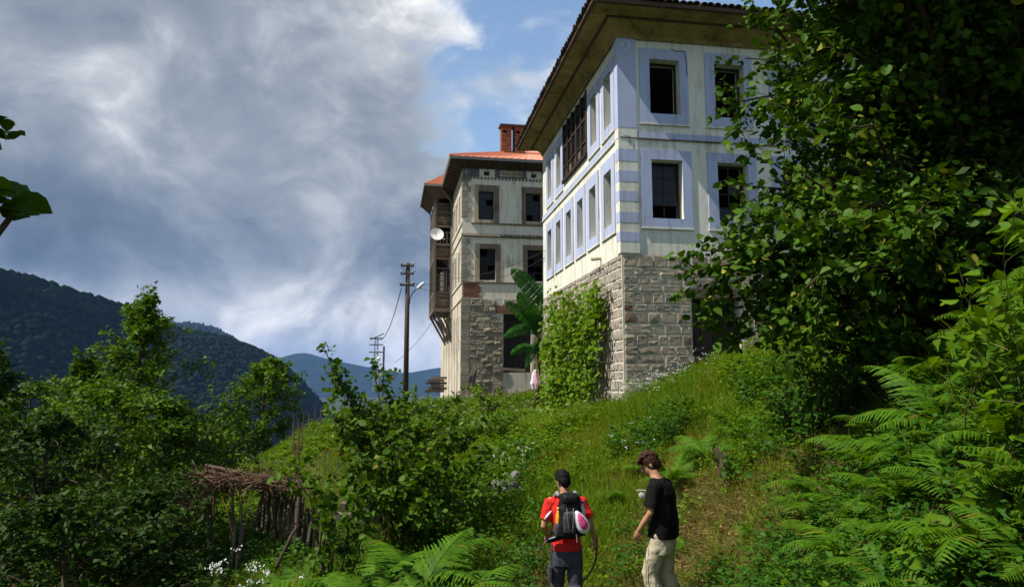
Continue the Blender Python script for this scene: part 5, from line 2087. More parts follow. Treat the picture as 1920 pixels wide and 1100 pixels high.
# ------------------------------------------------------------------ slim lattice pole and bare post further off
def lattice(px, base, top, Y):
    b, t = at(px, base, Y), at(px + 1, top, Y)
    o = empty('lattice_pole', (b.x, Y, b.z), 0, 'slim steel lattice pole with three short crossarms far beyond the garden', 'utility pole')
    h = t.z - b.z
    for s in (-1, 1):
        MB().beam((s * .16, 0, -.5), (s * .10, 0, h), .06, .06).build('leg', MATS['galv'], o)
    n = 16
    for i in range(n):
        z0, z1 = h * i / n, h * (i + 1) / n
        s = 1 if i % 2 else -1
        MB().beam((s * .13, 0, z0), (-s * .13, 0, z1), .03, .03).build('brace', MATS['galv'], o)
    for py, w in ((634, 1.0), (646, 1.0), (660, 1.0)):
        z = at(px, py, Y).z - b.z
        MB().box(-w / 2, w / 2, -.10, -.03, z - .04, z + .04).build('crossarm', MATS['iron'], o)
    MB().beam((-.4, -.1, h - .1), (.55, -.1, h + .35), .06, .06).build('crossarm', MATS['iron'], o)
    lz = at(px, 672, Y).z - b.z
    MB().tube([(.1, -.1, lz), (.2, -.2, lz), (.3, -.22, lz), (.36, -.22, lz)], [.05, .14, .16, .05], 8).build('lamp_head', MATS['white_metal'], o, True)
    return o


lattice(704, 720, 634, 52)
b, t = at(718, 730, 50), at(720, 649, 50)
tag(MB().tube([(b.x, 50, b.z - 1), (t.x, 50, t.z)], .07, 6).build('metal_post', MATS['iron'], None), 'thin bare dark post right of the lattice pole', 'post')
# wires
topm = Vector((pb.x + lx, PY, pb.z))
wire('overhead_wire', 'wire sagging from the wooden pole down to the lattice pole', (topm.x - .3, PY - .16, at(752, 541, PY).z), at(706, 634, 52), 1.0, .022)
wire('overhead_wire', 'upper wire from the wooden pole to the timber bay', (topm.x + .3, PY - .16, at(775, 532, PY).z), at(812, 532, 44), .05, .014)
wire('overhead_wire', 'lower wire from the wooden pole to the timber bay', (topm.x + .3, PY - .16, at(775, 537, PY).z), at(812, 545, 44), .05, .014)
wire('overhead_wire', 'wire rising from the garden to the bracket under the bay', at(740, 680, 46), at(815, 597, 45), .25, .014)
wire('overhead_wire', 'wire crossing the far house wall below its window', at(822, 522, 38.5), at(1022, 470, 29), .35, .012)
wire('overhead_wire', 'second wire crossing the far house wall towards the blue-trimmed house', at(900, 527, 38.4), at(1022, 483, 29), .2, .012)

# ------------------------------------------------------------------ satellite dish on the bay
dc = at(819, 440, 43.4)
dish = empty('satellite_dish', tuple(dc), 0, 'round white satellite dish fixed to the timber bay', 'satellite dish')
n = 20
V, F = [(0, .0, 0)], []
R0 = .42
rows = 5
for i in range(1, rows + 1):
    r_ = R0 * i / rows
    for k in range(n):
        V.append((r_ * math.cos(2 * PI * k / n), -.10 * (i / rows) ** 2, r_ * math.sin(2 * PI * k / n)))
for k in range(n):
    F.append((0, 1 + (k + 1) % n, 1 + k))
for i in range(rows - 1):
    for k in range(n):
        a = 1 + i * n
        F.append((a + k, a + (k + 1) % n, a + n + (k + 1) % n, a + n + k))
me = bpy.data.meshes.new('reflector')
me.from_pydata(V, [], F)
me.polygons.foreach_set('use_smooth', np.ones(len(F), dtype=bool))
ro = (R(-18), 0, R(14))
mobj('reflector', me, MATS['white_metal'], dish, rot=ro)
MB().tube([(0, -.08, -.42), (.0, -.30, -.30), (0, -.45, -.05)], .014, 5).build('feed_arm', MATS['galv'], dish)
MB().tube([(0, -.40, -.05), (0, -.50, -.02)], [.03, .04], 8).build('receiver', MATS['iron'], dish)
MB().tube([(0, .03, 0), (0.0, .35, -.1), (.45, .55, -.2)], .03, 6).build('mount', MATS['galv'], dish)

# ------------------------------------------------------------------ planks leaning on the far house, window bench, cloth
for i, (a_, b_, lab) in enumerate([((872, 752, 37.6), (890, 682, 38.6), 'grey plank leaning against the far house wall, left of the pair'), ((884, 752, 37.7), (892, 690, 38.7), 'grey plank leaning against the far house wall, right of the pair')]):
    m = MB().beam(at(*a_), at(*b_), .16, .05, (0, 1, .2))
    tag(m.build('plank', MATS['grey_wood'], None), lab, 'plank', 'planks leaning on the far house')
sh = at(880, 752, 37.5)
tag(MB().beam(at(866, 753, 37.6), at(905, 745, 37.6), .3, .06).build('bench_board', MATS['dark_wood'], None), 'dark board lying at the foot of the leaning planks', 'board')
# garden wall of stacked boards left of the far house
sb = at(815, 735, 41)
so = empty('board_stack', (sb.x, 41, sb.z), 0, 'stack of weathered boards beside the far house', 'board stack')
for k in range(6):
    MB().box(-.5 + .16 * (k % 3), .5 + .15 * (k % 2), -.5 + .06 * (k % 2), .5, k * .15, k * .15 + .135).build('board', MATS['grey_wood'] if k % 2 else MATS['brown_wood'], so)
# steps / timber edging in the garden
for i, (px0, px1, py, Y, lab) in enumerate([(640, 700, 948, 12.8, 'weathered timber edging the garden terrace, upper one'), (625, 715, 968, 12.4, 'weathered timber edging the garden terrace, lower one'), (925, 985, 690, 33, 'grey plank ledge below the far house doorway')]):
    a_, b_ = at(px0, py, Y), at(px1, py + 4, Y)
    tag(MB().beam(a_, b_, .22, .13).build('timber', MATS['grey_wood'], None), lab, 'timber', 'weathered timbers')

# ------------------------------------------------------------------ rubble by the path
g2 = random.Random(620)
for i in range(26):
    px, py = g2.uniform(925, 985), g2.uniform(832, 905)
    Y = 14.3 - (py - 832) / 75 * 1.6
    p = at(px, py, Y)
    z = hz(p.x, Y)
    s = g2.uniform(.08, .19)
    gg = np.random.default_rng(630 + i)
    v, f = icos(2)
    v = v * (1 + .35 * (gg.random(len(v))[:, None] - .5)) * [1, .8, .7]
    o = mobj('rubble_stone', np_mesh('rubble_stone', v, f), MATS['field_stone'], None, (p.x, Y, z + s * .35), (g2.random() * 3, g2.random() * 3, g2.random() * 3), (s, s, s))
    tag(o, 'grey field stone in the rubble heap left of the path', 'stone', 'rubble heap left of the path')

# ------------------------------------------------------------------ brushwood shelter
SY = 12.6
so_ = at(430, 1062, SY)
zg = hz(so_.x, SY)
shl = empty('brushwood_shelter', (so_.x, SY, zg), 0, 'low shelter with a flat brushwood roof on thin posts', 'shelter')
sl = Vector(shl.location)


def S(px, py, Y=SY): return at(px, py, Y) - sl


for i, (a_, b_, r_) in enumerate([((437, 1050), (433, 893), .045), ((449, 1050), (452, 890), .03), ((428, 1060), (440, 985), .05), ((441, 1060), (455, 985), .055), ((425, 1050), (440, 1000), .04)]):
    p0, p1 = S(*a_), S(*b_)
    p0.z = min(p0.z, -.05)
    MB().tube([p0, p0.lerp(p1, .5) + Vector((.02, 0, 0)), p1], [r_, r_ * .9, r_ * .7], 6).build('post', MATS['grey_wood'] if i > 1 else MATS['moss_bark'], shl, True)
for i, (px, Y2) in enumerate(((400, 13.6), (545, 13.4), (560, 12.4))):
    t_ = at(px, 900, Y2)
    MB().tube([(t_.x - sl.x, Y2 - sl.y, hz(t_.x, Y2) - sl.z - .2), (t_.x - sl.x, Y2 - sl.y, t_.z - sl.z)], .045, 6).build('post', MATS['grey_wood'], shl, True)
for a_, b_ in (((380, 880), (555, 912)), ((385, 872), (540, 902)), ((400, 893), (600, 915))):
    MB().tube([S(*a_), S((a_[0] + b_[0]) / 2, (a_[1] + b_[1]) / 2 + 2), S(*b_)], [.035, .04, .03], 6).build('roof_pole', MATS['twig'], shl, True)
# brushwood: hundreds of thin twigs too small to pick apart
g3 = np.random.default_rng(640)
mb = MB()
for i in range(1150):
    px = g3.uniform(365, 560)
    Y2 = g3.uniform(12.3, 14.0)
    py = 893 + (px - 365) * .085 + g3.normal(0, 6.5)
    c = at(px, py, Y2) - sl
    L = g3.uniform(.18, .5)
    d = Vector((g3.normal(0, .9), g3.normal(0, .5), g3.normal(0, .28))).normalized() * L
    mid = c + Vector((g3.normal(0, .03), 0, g3.normal(0, .03)))
    mb.tube([c - d * .5, mid, c + d * .5], [.009, .008, .004], 3, False)
for i in range(150):      # hanging twigs at the left end
    px = g3.uniform(352, 410)
    c = at(px, 905 + g3.normal(0, 8), g3.uniform(12.3, 13)) - sl
    d = Vector((g3.normal(-.25, .2), g3.normal(0, .2), -g3.uniform(.3, .8)))
    mb.tube([c, c + d * .5 + Vector((.03, 0, 0)), c + d], [.007, .006, .003], 3, False)
bo = mb.build('brushwood', MATS['dry_brush'], shl)
bo['kind'] = 'stuff'

# ------------------------------------------------------------------ upright stick pile beside it
pp = at(545, 1010, 12.9)
pil = empty('stick_pile', (pp.x, 12.9, hz(pp.x, 12.9)), 0, 'pile of mossy upright sticks and split wood under the shelter end', 'wood pile')
g4 = random.Random(650)
q0 = Vector(pil.location)
k = 0
for i in range(230):
    px = g4.uniform(486, 618)
    f = (px - 486) / 132
    topy = 915 + 28 * f + g4.uniform(-10, 14) + (25 if px > 565 else 0)
    boty = 985 + 60 * f + g4.uniform(-15, 10)
    Y2 = 13.4 - 1.1 * f + g4.uniform(-.25, .25)
    a_, b_ = at(px + g4.uniform(-8, 2), boty, Y2) - q0, at(px + g4.uniform(-4, 8), topy, Y2 + .15) - q0
    MB().tube([a_, a_.lerp(b_, .5) + Vector((g4.uniform(-.03, .03), 0, 0)), b_], [g4.uniform(.016, .034)] * 2 + [.014], 5).build('stick', MATS['moss_bark'] if g4.random() < .75 else MATS['grey_wood'], pil)
m = MB().tube([at(518, 1062, 11.6), at(548, 1000, 12.2), at(566, 975, 12.5)], [.035, .03, .025], 6)
tag(m.build('leaning_stick', MATS['twig'], None, True), 'dark stick leaning against the stick pile', 'stick')
m = MB().tube([at(470, 990, 12.6), at(492, 950, 12.9)], [.02, .015], 5)
tag(m.build('leaning_stick', MATS['grey_wood'], None, True), 'thin pale sticks leaning at the left end of the stick pile', 'stick')

# ------------------------------------------------------------------ bean poles in the garden
for i, (px, b_, t_, Y, sl_) in enumerate([(553, 860, 775, 20, -3), (556, 870, 785, 20, 4), (548, 850, 790, 20.4, 2), (566, 850, 772, 21, 3), (592, 830, 760, 23, -2), (600, 820, 765, 23, 2), (624, 830, 780, 22, 3), (632, 835, 770, 22, -4), (578, 840, 775, 22, 1), (560, 905, 800, 18, 2), (640, 825, 785, 21, 5), (649, 815, 775, 23, -2)]):
    p0, p1 = at(px, b_, Y), at(px + sl_, t_, Y)
    o = MB().tube([(p0.x, Y, hz(p0.x, Y) - .1), p1], [.022, .013], 5).build('bean_pole', MATS['dry_brush'], None)
    tag(o, 'thin bean pole in the garden left of the hazel bush, %s from the left' % ORD[sorted([553, 556, 548, 566, 592, 600, 624, 632, 578, 560, 640, 649]).index(px)], 'pole', 'bean poles in the garden')

# ------------------------------------------------------------------ old stump on the slope and fallen twigs on the path
st = at(1368, 895, 10.6)
zs = hz(st.x, 10.6)
m = MB()
g5 = random.Random(660)
n = 10
rings = []
for j, (h_, r_) in enumerate(((-.2, .15), (.08, .11), (.25, .095), (.42, .09), (.50, .07))):
    for k in range(n):
        a = 2 * PI * k / n
        rr = r_ * (1 + .25 * math.sin(3 * a + j) + g5.uniform(-.1, .1))
        m.v.append((rr * math.cos(a) - .04 * j, rr * math.sin(a), h_ + (g5.uniform(-.06, .08) if j == 4 else 0)))
for j in range(4):
    for k in range(n):
        m.f.append((j * n + k, j * n + (k + 1) % n, (j + 1) * n + (k + 1) % n, (j + 1) * n + k))
m.f.append(tuple(range(4 * n, 5 * n)))
o = m.build('tree_stump', MATS['brown_wood'], None, False, (st.x, 10.6, zs))
tag(o, 'broken brown stump on the slope right of the person in black', 'stump')
for i in range(16):
    x, y = g5.uniform(1.5, 3.4), g5.uniform(7.4, 10.4)
    a = g5.uniform(0, PI)
    L = g5.uniform(.25, .8)
    pts = []
    for t_ in (-.5, -.1, .25, .5):
        X, Y = x + math.cos(a) * L * t_ + g5.uniform(-.03, .03), y + math.sin(a) * L * t_
        pts.append((X, Y, hz(X, Y) + .03 + g5.uniform(0, .05)))
    tag(MB().tube(pts, [.010, .009, .007, .004], 4).build('fallen_twig', MATS['dry_brush'], None), 'dry fallen twig on the trampled grass right of the person in black', 'twig', 'twigs on the trampled grass')

# ================================================================== PEOPLE
def clothmat(name, color, var=.18, rough=.85):
    m = bpy.data.materials.new(name)
    m.use_nodes = True
    t = NT(m.node_tree)
    c = objco(t)
    n = t.noise(c, 9, 4, .6)
    f = t.noise(c, 220, 2, .5)
    cc = t.mix(n, tuple(x * (1 - var) for x in color), tuple(min(1, x * (1 + var)) for x in color))
    h = t.m('ADD', t.m('MULTIPLY', n, 1.0), t.m('MULTIPLY', f, .1))
    t.n('ShaderNodeOutputMaterial', {0: pbr(t, cc, rough, .15, h, .5, .03)})
    MATS[name] = m


clothmat('red_cloth', (.62, .022, .018), .12)
clothmat('black_cloth', (.0045, .0045, .005), .2)
clothmat('slate_cloth', (.055, .055, .075), .25)
clothmat('beige_cloth', (.42, .36, .25), .15)
clothmat('pack_black', (.009, .009, .010), .3, .6)
clothmat('pack_grey', (.045, .045, .048), .2, .6)
clothmat('strap_grey', (.22, .22, .23), .2, .7)
clothmat('pink_cloth', (.75, .10, .26), .12)
clothmat('cap_white', (.70, .72, .78), .06)
clothmat('black_hair', (.005, .0045, .004), .3, .7)
clothmat('brown_hair', (.045, .018, .009), .35, .65)
simple('bottle_orange', (.75, .30, .02), .3, .5, .05)
simple('bottle_clear', (.42, .48, .50), .1, .6, .05)
simple('cap_blue', (.05, .12, .55), .35, .4, .05)
simple('shoe', (.03, .028, .026), .6, .3)
simple('eye', (.02, .015, .012), .3, .5, .0)


@mat('skin')
def _(t):
    c = objco(t)
    n = t.noise(c, 18, 4, .6)
    return pbr(t, t.mix(n, (.36, .175, .095), (.46, .24, .14)), .5, .35, n, .1, .01, **{'Subsurface Weight': .08, 'Subsurface Radius': (.02, .008, .004)})


def ell(mb, c, r, rot=None, n=14, m=9):
    c = Vector(c)
    vs, fs = [], []
    for i in range(m + 1):
        th = PI * i / m
        for k in range(n):
            ph = 2 * PI * k / n
            v = Vector((r[0] * math.sin(th) * math.cos(ph), r[1] * math.sin(th) * math.sin(ph), r[2] * math.cos(th)))
            if rot is not None: v = rot @ v
            vs.append(c + v)
    for i in range(m):
        for k in range(n):
            fs.append((i * n + k, (i + 1) * n + k, (i + 1) * n + (k + 1) % n, i * n + (k + 1) % n))
    mb.add(vs, fs)


def loft(mb, rings, n=20, pw=2.3):
    """rings (cx,cy,z,rx,ry): closed horizontal sections"""
    vs, fs = [], []
    for cx, cy, z, rx, ry in rings:
        for k in range(n):
            a = 2 * PI * k / n
            c, s = math.cos(a), math.sin(a)
            vs.append((cx + rx * math.copysign(abs(c) ** (2 / pw), c), cy + ry * math.copysign(abs(s) ** (2 / pw), s), z))
    m = len(rings)
    for i in range(m - 1):
        for k in range(n):
            fs.append((i * n + k, i * n + (k + 1) % n, (i + 1) * n + (k + 1) % n, (i + 1) * n + k))
    fs.append(tuple(range(n))[::-1])
    fs.append(tuple(range((m - 1) * n, m * n)))
    mb.add(vs, fs)


def fuse(mb, name, mname, parent, voxel=.008, smooth=6, wrinkle=0.0, wscale=14.0, seed=0, stretch=(1, 1, 1)):
    """voxel-fuse the shapes into one continuous skin"""
    me = mb.mesh('tmp')
    bm = bmesh.new()
    bm.from_mesh(me)
    bmesh.ops.recalc_face_normals(bm, faces=bm.faces)
    bm.to_mesh(me)
    bm.free()
    o = bpy.data.objects.new('tmp', me)
    COL.objects.link(o)
    r = o.modifiers.new('r', 'REMESH')
    r.mode = 'VOXEL'
    r.voxel_size = voxel
    s = o.modifiers.new('s', 'SMOOTH')
    s.iterations = smooth
    s.factor = .5
    dg = bpy.context.evaluated_depsgraph_get()
    me2 = bpy.data.meshes.new_from_object(o.evaluated_get(dg))
    bpy.data.objects.remove(o)
    bpy.data.meshes.remove(me)
    if wrinkle:
        from mathutils import noise as mn
        n = len(me2.vertices)
        co = np.empty(n * 3)
        me2.vertices.foreach_get('co', co)
        no = np.empty(n * 3)
        me2.vertices.foreach_get('normal', no)
        co = co.reshape(-1, 3)
        no = no.reshape(-1, 3)
        d = np.array([mn.fractal(Vector((p[0] * wscale * stretch[0] + seed, p[1] * wscale * stretch[1], p[2] * wscale * stretch[2])), 1.0, 2.0, 3) for p in co])
        co += no * (d * wrinkle)[:, None]
        me2.vertices.foreach_set('co', co.ravel())
    me2.name = name
    me2.materials.clear()
    me2.polygons.foreach_set('use_smooth', np.ones(len(me2.polygons), dtype=bool))
    me2.update()
    return mobj(name, me2, MATS[mname], parent)


def hand(mb, wrist, d, palm_n, s=1.0, curl=1.0, side=1):
    """palm plus five fingers; d = along the hand, palm_n = out of the palm, side=+1: thumb on d x palm_n"""
    w = Vector(wrist)
    d = Vector(d).normalized()
    pn = Vector(palm_n)
    pn = (pn - d * pn.dot(d)).normalized()
    a = d.cross(pn) * side
    M = Matrix((a, d, pn)).transposed()
    ell(mb, w + d * .045 * s, (.042 * s, .055 * s, .017 * s), M, 12, 8)
    for i, (off, L) in enumerate(((.031, .070), (.011, .078), (-.010, .073), (-.030, .058))):
        p = w + d * .088 * s + a * off * s
        dirv = d.copy()
        pts = [p - d * .02 * s, p]
        for j in range(3):
            ang = curl * (.35, .75, .65)[j]
            dirv = (Matrix.Rotation(ang, 3, a * side) @ dirv) if False else (dirv * math.cos(ang) + pn * math.sin(ang)).normalized()
            # re-derive bend direction as the finger turns
            pn_l = pn
            p = p + dirv * L * s * (.42, .33, .25)[j]
            pts.append(p)
        mb.tube(pts, [.010 * s, .0095 * s, .009 * s, .0085 * s, .007 * s], 7)
    p = w + d * .025 * s + a * .036 * s
    t1 = (a * .8 + d * .7 + pn * .35).normalized()
    t2 = (a * .2 + d * .9 + pn * .6).normalized()
    mb.tube([p - t1 * .015 * s, p + t1 * .03 * s, p + t1 * .03 * s + t2 * .028 * s, p + t1 * .03 * s + t2 * .05 * s], [.013 * s, .012 * s, .0105 * s, .008 * s], 7)


def head(mb, c, yaw, pitch, s=1.0):
    """skull, jaw, nose, ears; looks along local +y turned by yaw (ccw) and pitched down"""
    M = (Matrix.Rotation(yaw, 3, 'Z') @ Matrix.Rotation(-pitch, 3, 'X'))
    C = Vector(c)

    def P(x, y, z): return C + M @ (Vector((x, y, z)) * s)
    ell(mb, P(0, -.012, .030), (.074 * s, .095 * s, .088 * s), M, 18, 12)
    ell(mb, P(0, .028, -.035), (.058 * s, .066 * s, .078 * s), M, 16, 10)
    ell(mb, P(0, .058, -.088), (.034 * s, .030 * s, .026 * s), M, 12, 8)
    mb.tube([P(0, .082, .018), P(0, .100, -.012), P(0, .106, -.026), P(0, .090, -.034)], [.009 * s, .012 * s, .014 * s, .010 * s], 8)
    ell(mb, P(0, .088, -.055), (.024 * s, .010 * s, .007 * s), M, 10, 6)
    ell(mb, P(0, .085, -.066), (.021 * s, .011 * s, .008 * s), M, 10, 6)
    ell(mb, P(0, .080, .024), (.046 * s, .013 * s, .008 * s), M, 12, 6)
    for e in (-1, 1):
        ell(mb, P(e * .077, -.005, -.008), (.010 * s, .020 * s, .032 * s), M, 8, 6)
    return P, M


def hair(P, M, s, parent, mname, fringe, seed, back=-.06):
    mb = MB()
    ell(mb, P(0, -.020, .045), (.082 * s, .103 * s, .088 * s), M, 18, 12)
    ell(mb, P(0, -.055, -.005), (.072 * s, .060 * s, .085 * s), M, 14, 10)
    for e in (-1, 1):
        ell(mb, P(e * .062, -.022, .018), (.022 * s, .055 * s, .05 * s), M, 12, 8)
        ell(mb, P(e * .074, .012, -.002), (.006 * s, .014 * s, .035 * s), M, 8, 6)
    g = random.Random(seed)
    for k in range(46):
        th = g.uniform(0, 2 * PI)
        ph = g.uniform(0, 1.25)
        b = Vector((.080 * math.sin(ph) * math.cos(th), -.02 + .100 * math.sin(ph) * math.sin(th), .05 + .085 * math.cos(ph)))
        d = Vector((b.x * .6 + g.uniform(-.3, .3) * .05, .04 + g.uniform(-.03, .05), .02)).normalized()
        mb.tube([P(*b), P(*(b + d * .018)), P(*(b + d * .034 + Vector((0, 0, -.006))))], [.011 * s, .008 * s, .003 * s], 5)
    if fringe:
        for k in range(13):
            x = -.06 + .12 * k / 12
            mb.tube([P(x, .045, .112), P(x * 1.05, .088, .088), P(x * 1.05, .102, .058 + .008 * (k % 3)), P(x, .104, .040)], [.016 * s, .017 * s, .012 * s, .004 * s], 6)
    return fuse(mb, 'hair', mname, parent, .0075, 2, .004, 60, seed)


# ------------------------------------------------------------------ person in red with the backpack
def ground_at(x, y): return hz(x, y)


P1Y = 8.6
ht = at(1058, 886, P1Y)
p1 = empty('person', (ht.x + .02, P1Y, ht.z - 1.75), R(6), 'person in red T-shirt and dark trousers walking away with a backpack', 'person')
B = MB()
# torso, neck
loft(B, [(0, .00, .84, .125, .09), (0, 0, .93, .150, .105), (0, .0, 1.05, .135, .095), (0, .02, 1.2, .155, .11), (0, .035, 1.33, .175, .115), (0, .045, 1.42, .150, .085), (0, .055, 1.47, .075, .065), (-.005, .07, 1.52, .054, .056), (-.01, .09, 1.58, .052, .055)])
hP, hM = head(B, (-.02, .105, 1.635), R(22), R(26), 1.0)
# legs, mid-stride
LL = [(-.085, .0, .90), (-.10, .09, .50), (-.11, .02, .10)]
RL = [(.085, .0, .90), (.095, -.02, .48), (.10, -.24, .13)]
for L in (LL, RL):
    B.tube([L[0], Vector(L[0]).lerp(Vector(L[1]), .5), L[1], Vector(L[1]).lerp(Vector(L[2]), .35), L[2]], [.085, .078, .055, .057, .038], 12)
# arms
LA = [(-.185, .04, 1.41), (-.265, .03, 1.14), (-.20, .22, 1.00)]
RA = [(.185, .03, 1.41), (.285, -.02, 1.16), (.345, .05, .97)]
for A_ in (LA, RA):
    B.tube([A_[0], Vector(A_[0]).lerp(Vector(A_[1]), .5), A_[1], Vector(A_[1]).lerp(Vector(A_[2]), .4), A_[2]], [.052, .046, .038, .038, .026], 10)
    ell(B, A_[0], (.058, .058, .06))
hand(B, LA[2], (.35, .8, -.5), (.6, -.2, -.6), 1.0, .9, 1)
hand(B, RA[2], (.18, .15, -1), (-.5, .6, 0), 1.05, 1.15, -1)
fuse(B, 'body', 'skin', p1, .0085, 3)
hair(hP, hM, 1.0, p1, 'black_hair', False, 3)
S_ = MB()
loft(S_, [(0, .0, .875, .178, .128), (0, .0, .94, .172, .124), (0, 0, 1.05, .160, .118), (0, .02, 1.2, .172, .128), (0, .035, 1.33, .190, .130), (0, .042, 1.42, .178, .102), (0, .052, 1.465, .092, .080), (0, .06, 1.485, .07, .066)])
for A_, k in ((LA, -1), (RA, 1)):
    S_.tube([Vector(A_[0]) + Vector((-k * .05, 0, .0)), A_[0], Vector(A_[0]).lerp(Vector(A_[1]), .45), Vector(A_[0]).lerp(Vector(A_[1]), .72)], [.075, .074, .072, .074], 12)
fuse(S_, 'shirt', 'red_cloth', p1, .009, 5, .007, 13, 5, (1, 1, .5))
for k, A_ in ((-1, LA),):
    q = Vector(A_[0]).lerp(Vector(A_[1]), .5)
    MB().tube([q + Vector((.055, -.05, .06)), q + Vector((.0, -.073, .0)), q + Vector((-.04, -.062, -.05))], [.012, .016, .010], 6).build('sleeve_stripe', MATS['cap_white'], p1, True)
T_ = MB()
loft(T_, [(0, 0, .70, .165, .11), (0, 0, .80, .172, .122), (0, 0, .90, .166, .120), (0, 0, .96, .155, .112)])
for L in (LL, RL):
    a0, a1, a2 = map(Vector, L)
    T_.tube([a0 + Vector((0, 0, .03)), a0.lerp(a1, .4), a1, a1.lerp(a2, .4), a2.lerp(a1, .06)], [.098, .098, .085, .080, .074], 14)
fuse(T_, 'trousers', 'slate_cloth', p1, .009, 5, .008, 11, 9, (1, 1, .8))
MB().box(-.215, -.185, -.06, .07, .55, .70).build('cargo_pocket', MATS['slate_cloth'], p1)
for L in (LL, RL):
    a2 = Vector(L[2])
    F_ = MB()
    ell(F_, a2 + Vector((0, .06, -.065)), (.046, .125, .042))
    ell(F_, a2 + Vector((0, .0, -.02)), (.048, .055, .06))
    fuse(F_, 'shoe', 'shoe', p1, .008, 3)

# backpack and what hangs on it
bp_ = empty('backpack', tuple(p1.location), R(6), 'black and grey hiking backpack worn by the person in red', 'backpack')


def rbox(mb, x0, x1, y0, y1, z0, z1, taper=.85):
    cx, cy = (x0 + x1) / 2, (y0 + y1) / 2
    rx, ry = (x1 - x0) / 2, (y1 - y0) / 2
    H_ = z1 - z0
    loft(mb, [(cx, cy, z0, rx * .6, ry * .6), (cx, cy, z0 + H_ * .06, rx * .93, ry * .93), (cx, cy, z0 + H_ * .3, rx, ry), (cx, cy, z0 + H_ * .7, rx * .97, ry * .95), (cx, cy + ry * .1, z0 + H_ * .93, rx * taper, ry * .8), (cx, cy + ry * .2, z1, rx * .55, ry * .5)], 22, 3.2)


K = MB()
rbox(K, -.135, .145, -.30, -.075, 1.05, 1.50)
K.box(-.10, .11, -.25, -.10, 1.44, 1.53)
fuse(K, 'pack_body', 'pack_black', bp_, .008, 5, .006, 12, 2)
K = MB()
rbox(K, -.095, .06, -.335, -.25, 1.12, 1.36)
fuse(K, 'front_pocket', 'pack_grey', bp_, .008, 4, .004, 14, 4)
K = MB()
rbox(K, -.10, .11, -.30, -.09, 1.44, 1.545)
fuse(K, 'pack_lid', 'pack_black', bp_, .008, 4, .004, 14, 6)
for k in (-1, 1):
    MB().tube([(k * .10, -.08, 1.50), (k * .105, .0, 1.52), (k * .11, .10, 1.475), (k * .125, .16, 1.36), (k * .14, .15, 1.22), (k * .15, .0, 1.10)], [.022, .028, .028, .026, .022, .016], 8).build('shoulder_strap', MATS['strap_grey'], bp_, True)
MB().tube([(-.145, -.10, 1.10), (-.18, .0, 1.08), (-.15, .13, 1.08), (0, .16, 1.08), (.15, .13, 1.08), (.18, 0, 1.08), (.145, -.10, 1.10)], .022, 8).build('hip_belt', MATS['pack_black'], bp_, True)
for x in (-.055, .02):
    MB().tube([(x, -.338, 1.40), (x * .9, -.345, 1.30), (x * .7, -.345, 1.20), (x * .5, -.335, 1.12)], .0035, 6).build('piping', MATS['strap_grey'], bp_, True)
for k in (-1, 1):
    K = MB()
    rbox(K, .005 + k * .14 - .045, .005 + k * .14 + .045, -.25, -.13, 1.07, 1.22)
    fuse(K, 'side_pocket', 'pack_grey', bp_, .008, 3)
MB().tube([(.05, -.33, 1.12), (.06, -.34, 1.06), (.055, -.34, 1.03)], .006, 5).build('dangling_strap', MATS['strap_grey'], bp_)


def lathe(prof, n=14, c=(0, 0, 0)):
    m = MB()
    m.tube([(c[0], c[1], c[2] + z) for z, r_ in prof], [r_ for z, r_ in prof], n)
    return m


ob = empty('juice_bottle', tuple(p1.location), R(6), 'orange plastic bottle in the left side pocket of the backpack', 'bottle')
lathe([(1.16, .03), (1.18, .036), (1.28, .036), (1.31, .032), (1.335, .020), (1.36, .019)], 12, (-.125, -.19, 0)).build('bottle_body', MATS['bottle_orange'], ob, True)
lathe([(1.36, .022), (1.39, .022)], 12, (-.125, -.19, 0)).build('bottle_cap', MATS['bottle_orange'], ob, True)
wb = empty('water_bottle', tuple(p1.location), R(6), 'clear water bottle with blue cap in the right side pocket of the backpack', 'bottle')
lathe([(1.17, .03), (1.19, .034), (1.26, .033), (1.28, .030), (1.30, .034), (1.37, .033), (1.41, .016), (1.43, .015)], 12, (.155, -.19, 0)).build('bottle_body', MATS['bottle_clear'], wb, True)
lathe([(1.43, .018), (1.46, .018)], 12, (.155, -.19, 0)).build('bottle_cap', MATS['cap_blue'], wb, True)
# cap hanging on the back of the pack
hc = empty('sun_cap', tuple(p1.location), R(6), 'pink cap with white brim hanging on the backpack', 'cap')
Mr = Matrix.Rotation(R(-26), 3, 'Y')


def teardrop(rx, rz, y0, y1, cz, name, mname):
    """drop outline, narrow end up, domed"""
    m = MB()
    n = 28
    for lev, (sc, y) in enumerate(((1.0, y0), (1.0, (y0 + y1) / 2), (.86, y1), (.45, y1 - .006))):
        for k in range(n):
            a = 2 * PI * k / n
            w = rx * math.cos(a) * (.72 - .28 * math.sin(a)) * sc
            v = Mr @ Vector((w, 0, rz * math.sin(a) * sc))
            m.v.append((.115 + v.x, y, cz + v.z))
    for l in range(3):
        for k in range(n):
            m.f.append((l * n + k, l * n + (k + 1) % n, (l + 1) * n + (k + 1) % n, (l + 1) * n + k))
    m.f += [tuple(range(n))[::-1], tuple(range(3 * n, 4 * n))]
    return m.build(name, MATS[mname], hc, True)


teardrop(.098, .135, -.300, -.350, 1.245, 'brim', 'cap_white')
teardrop(.060, .100, -.345, -.375, 1.262, 'crown', 'pink_cloth')
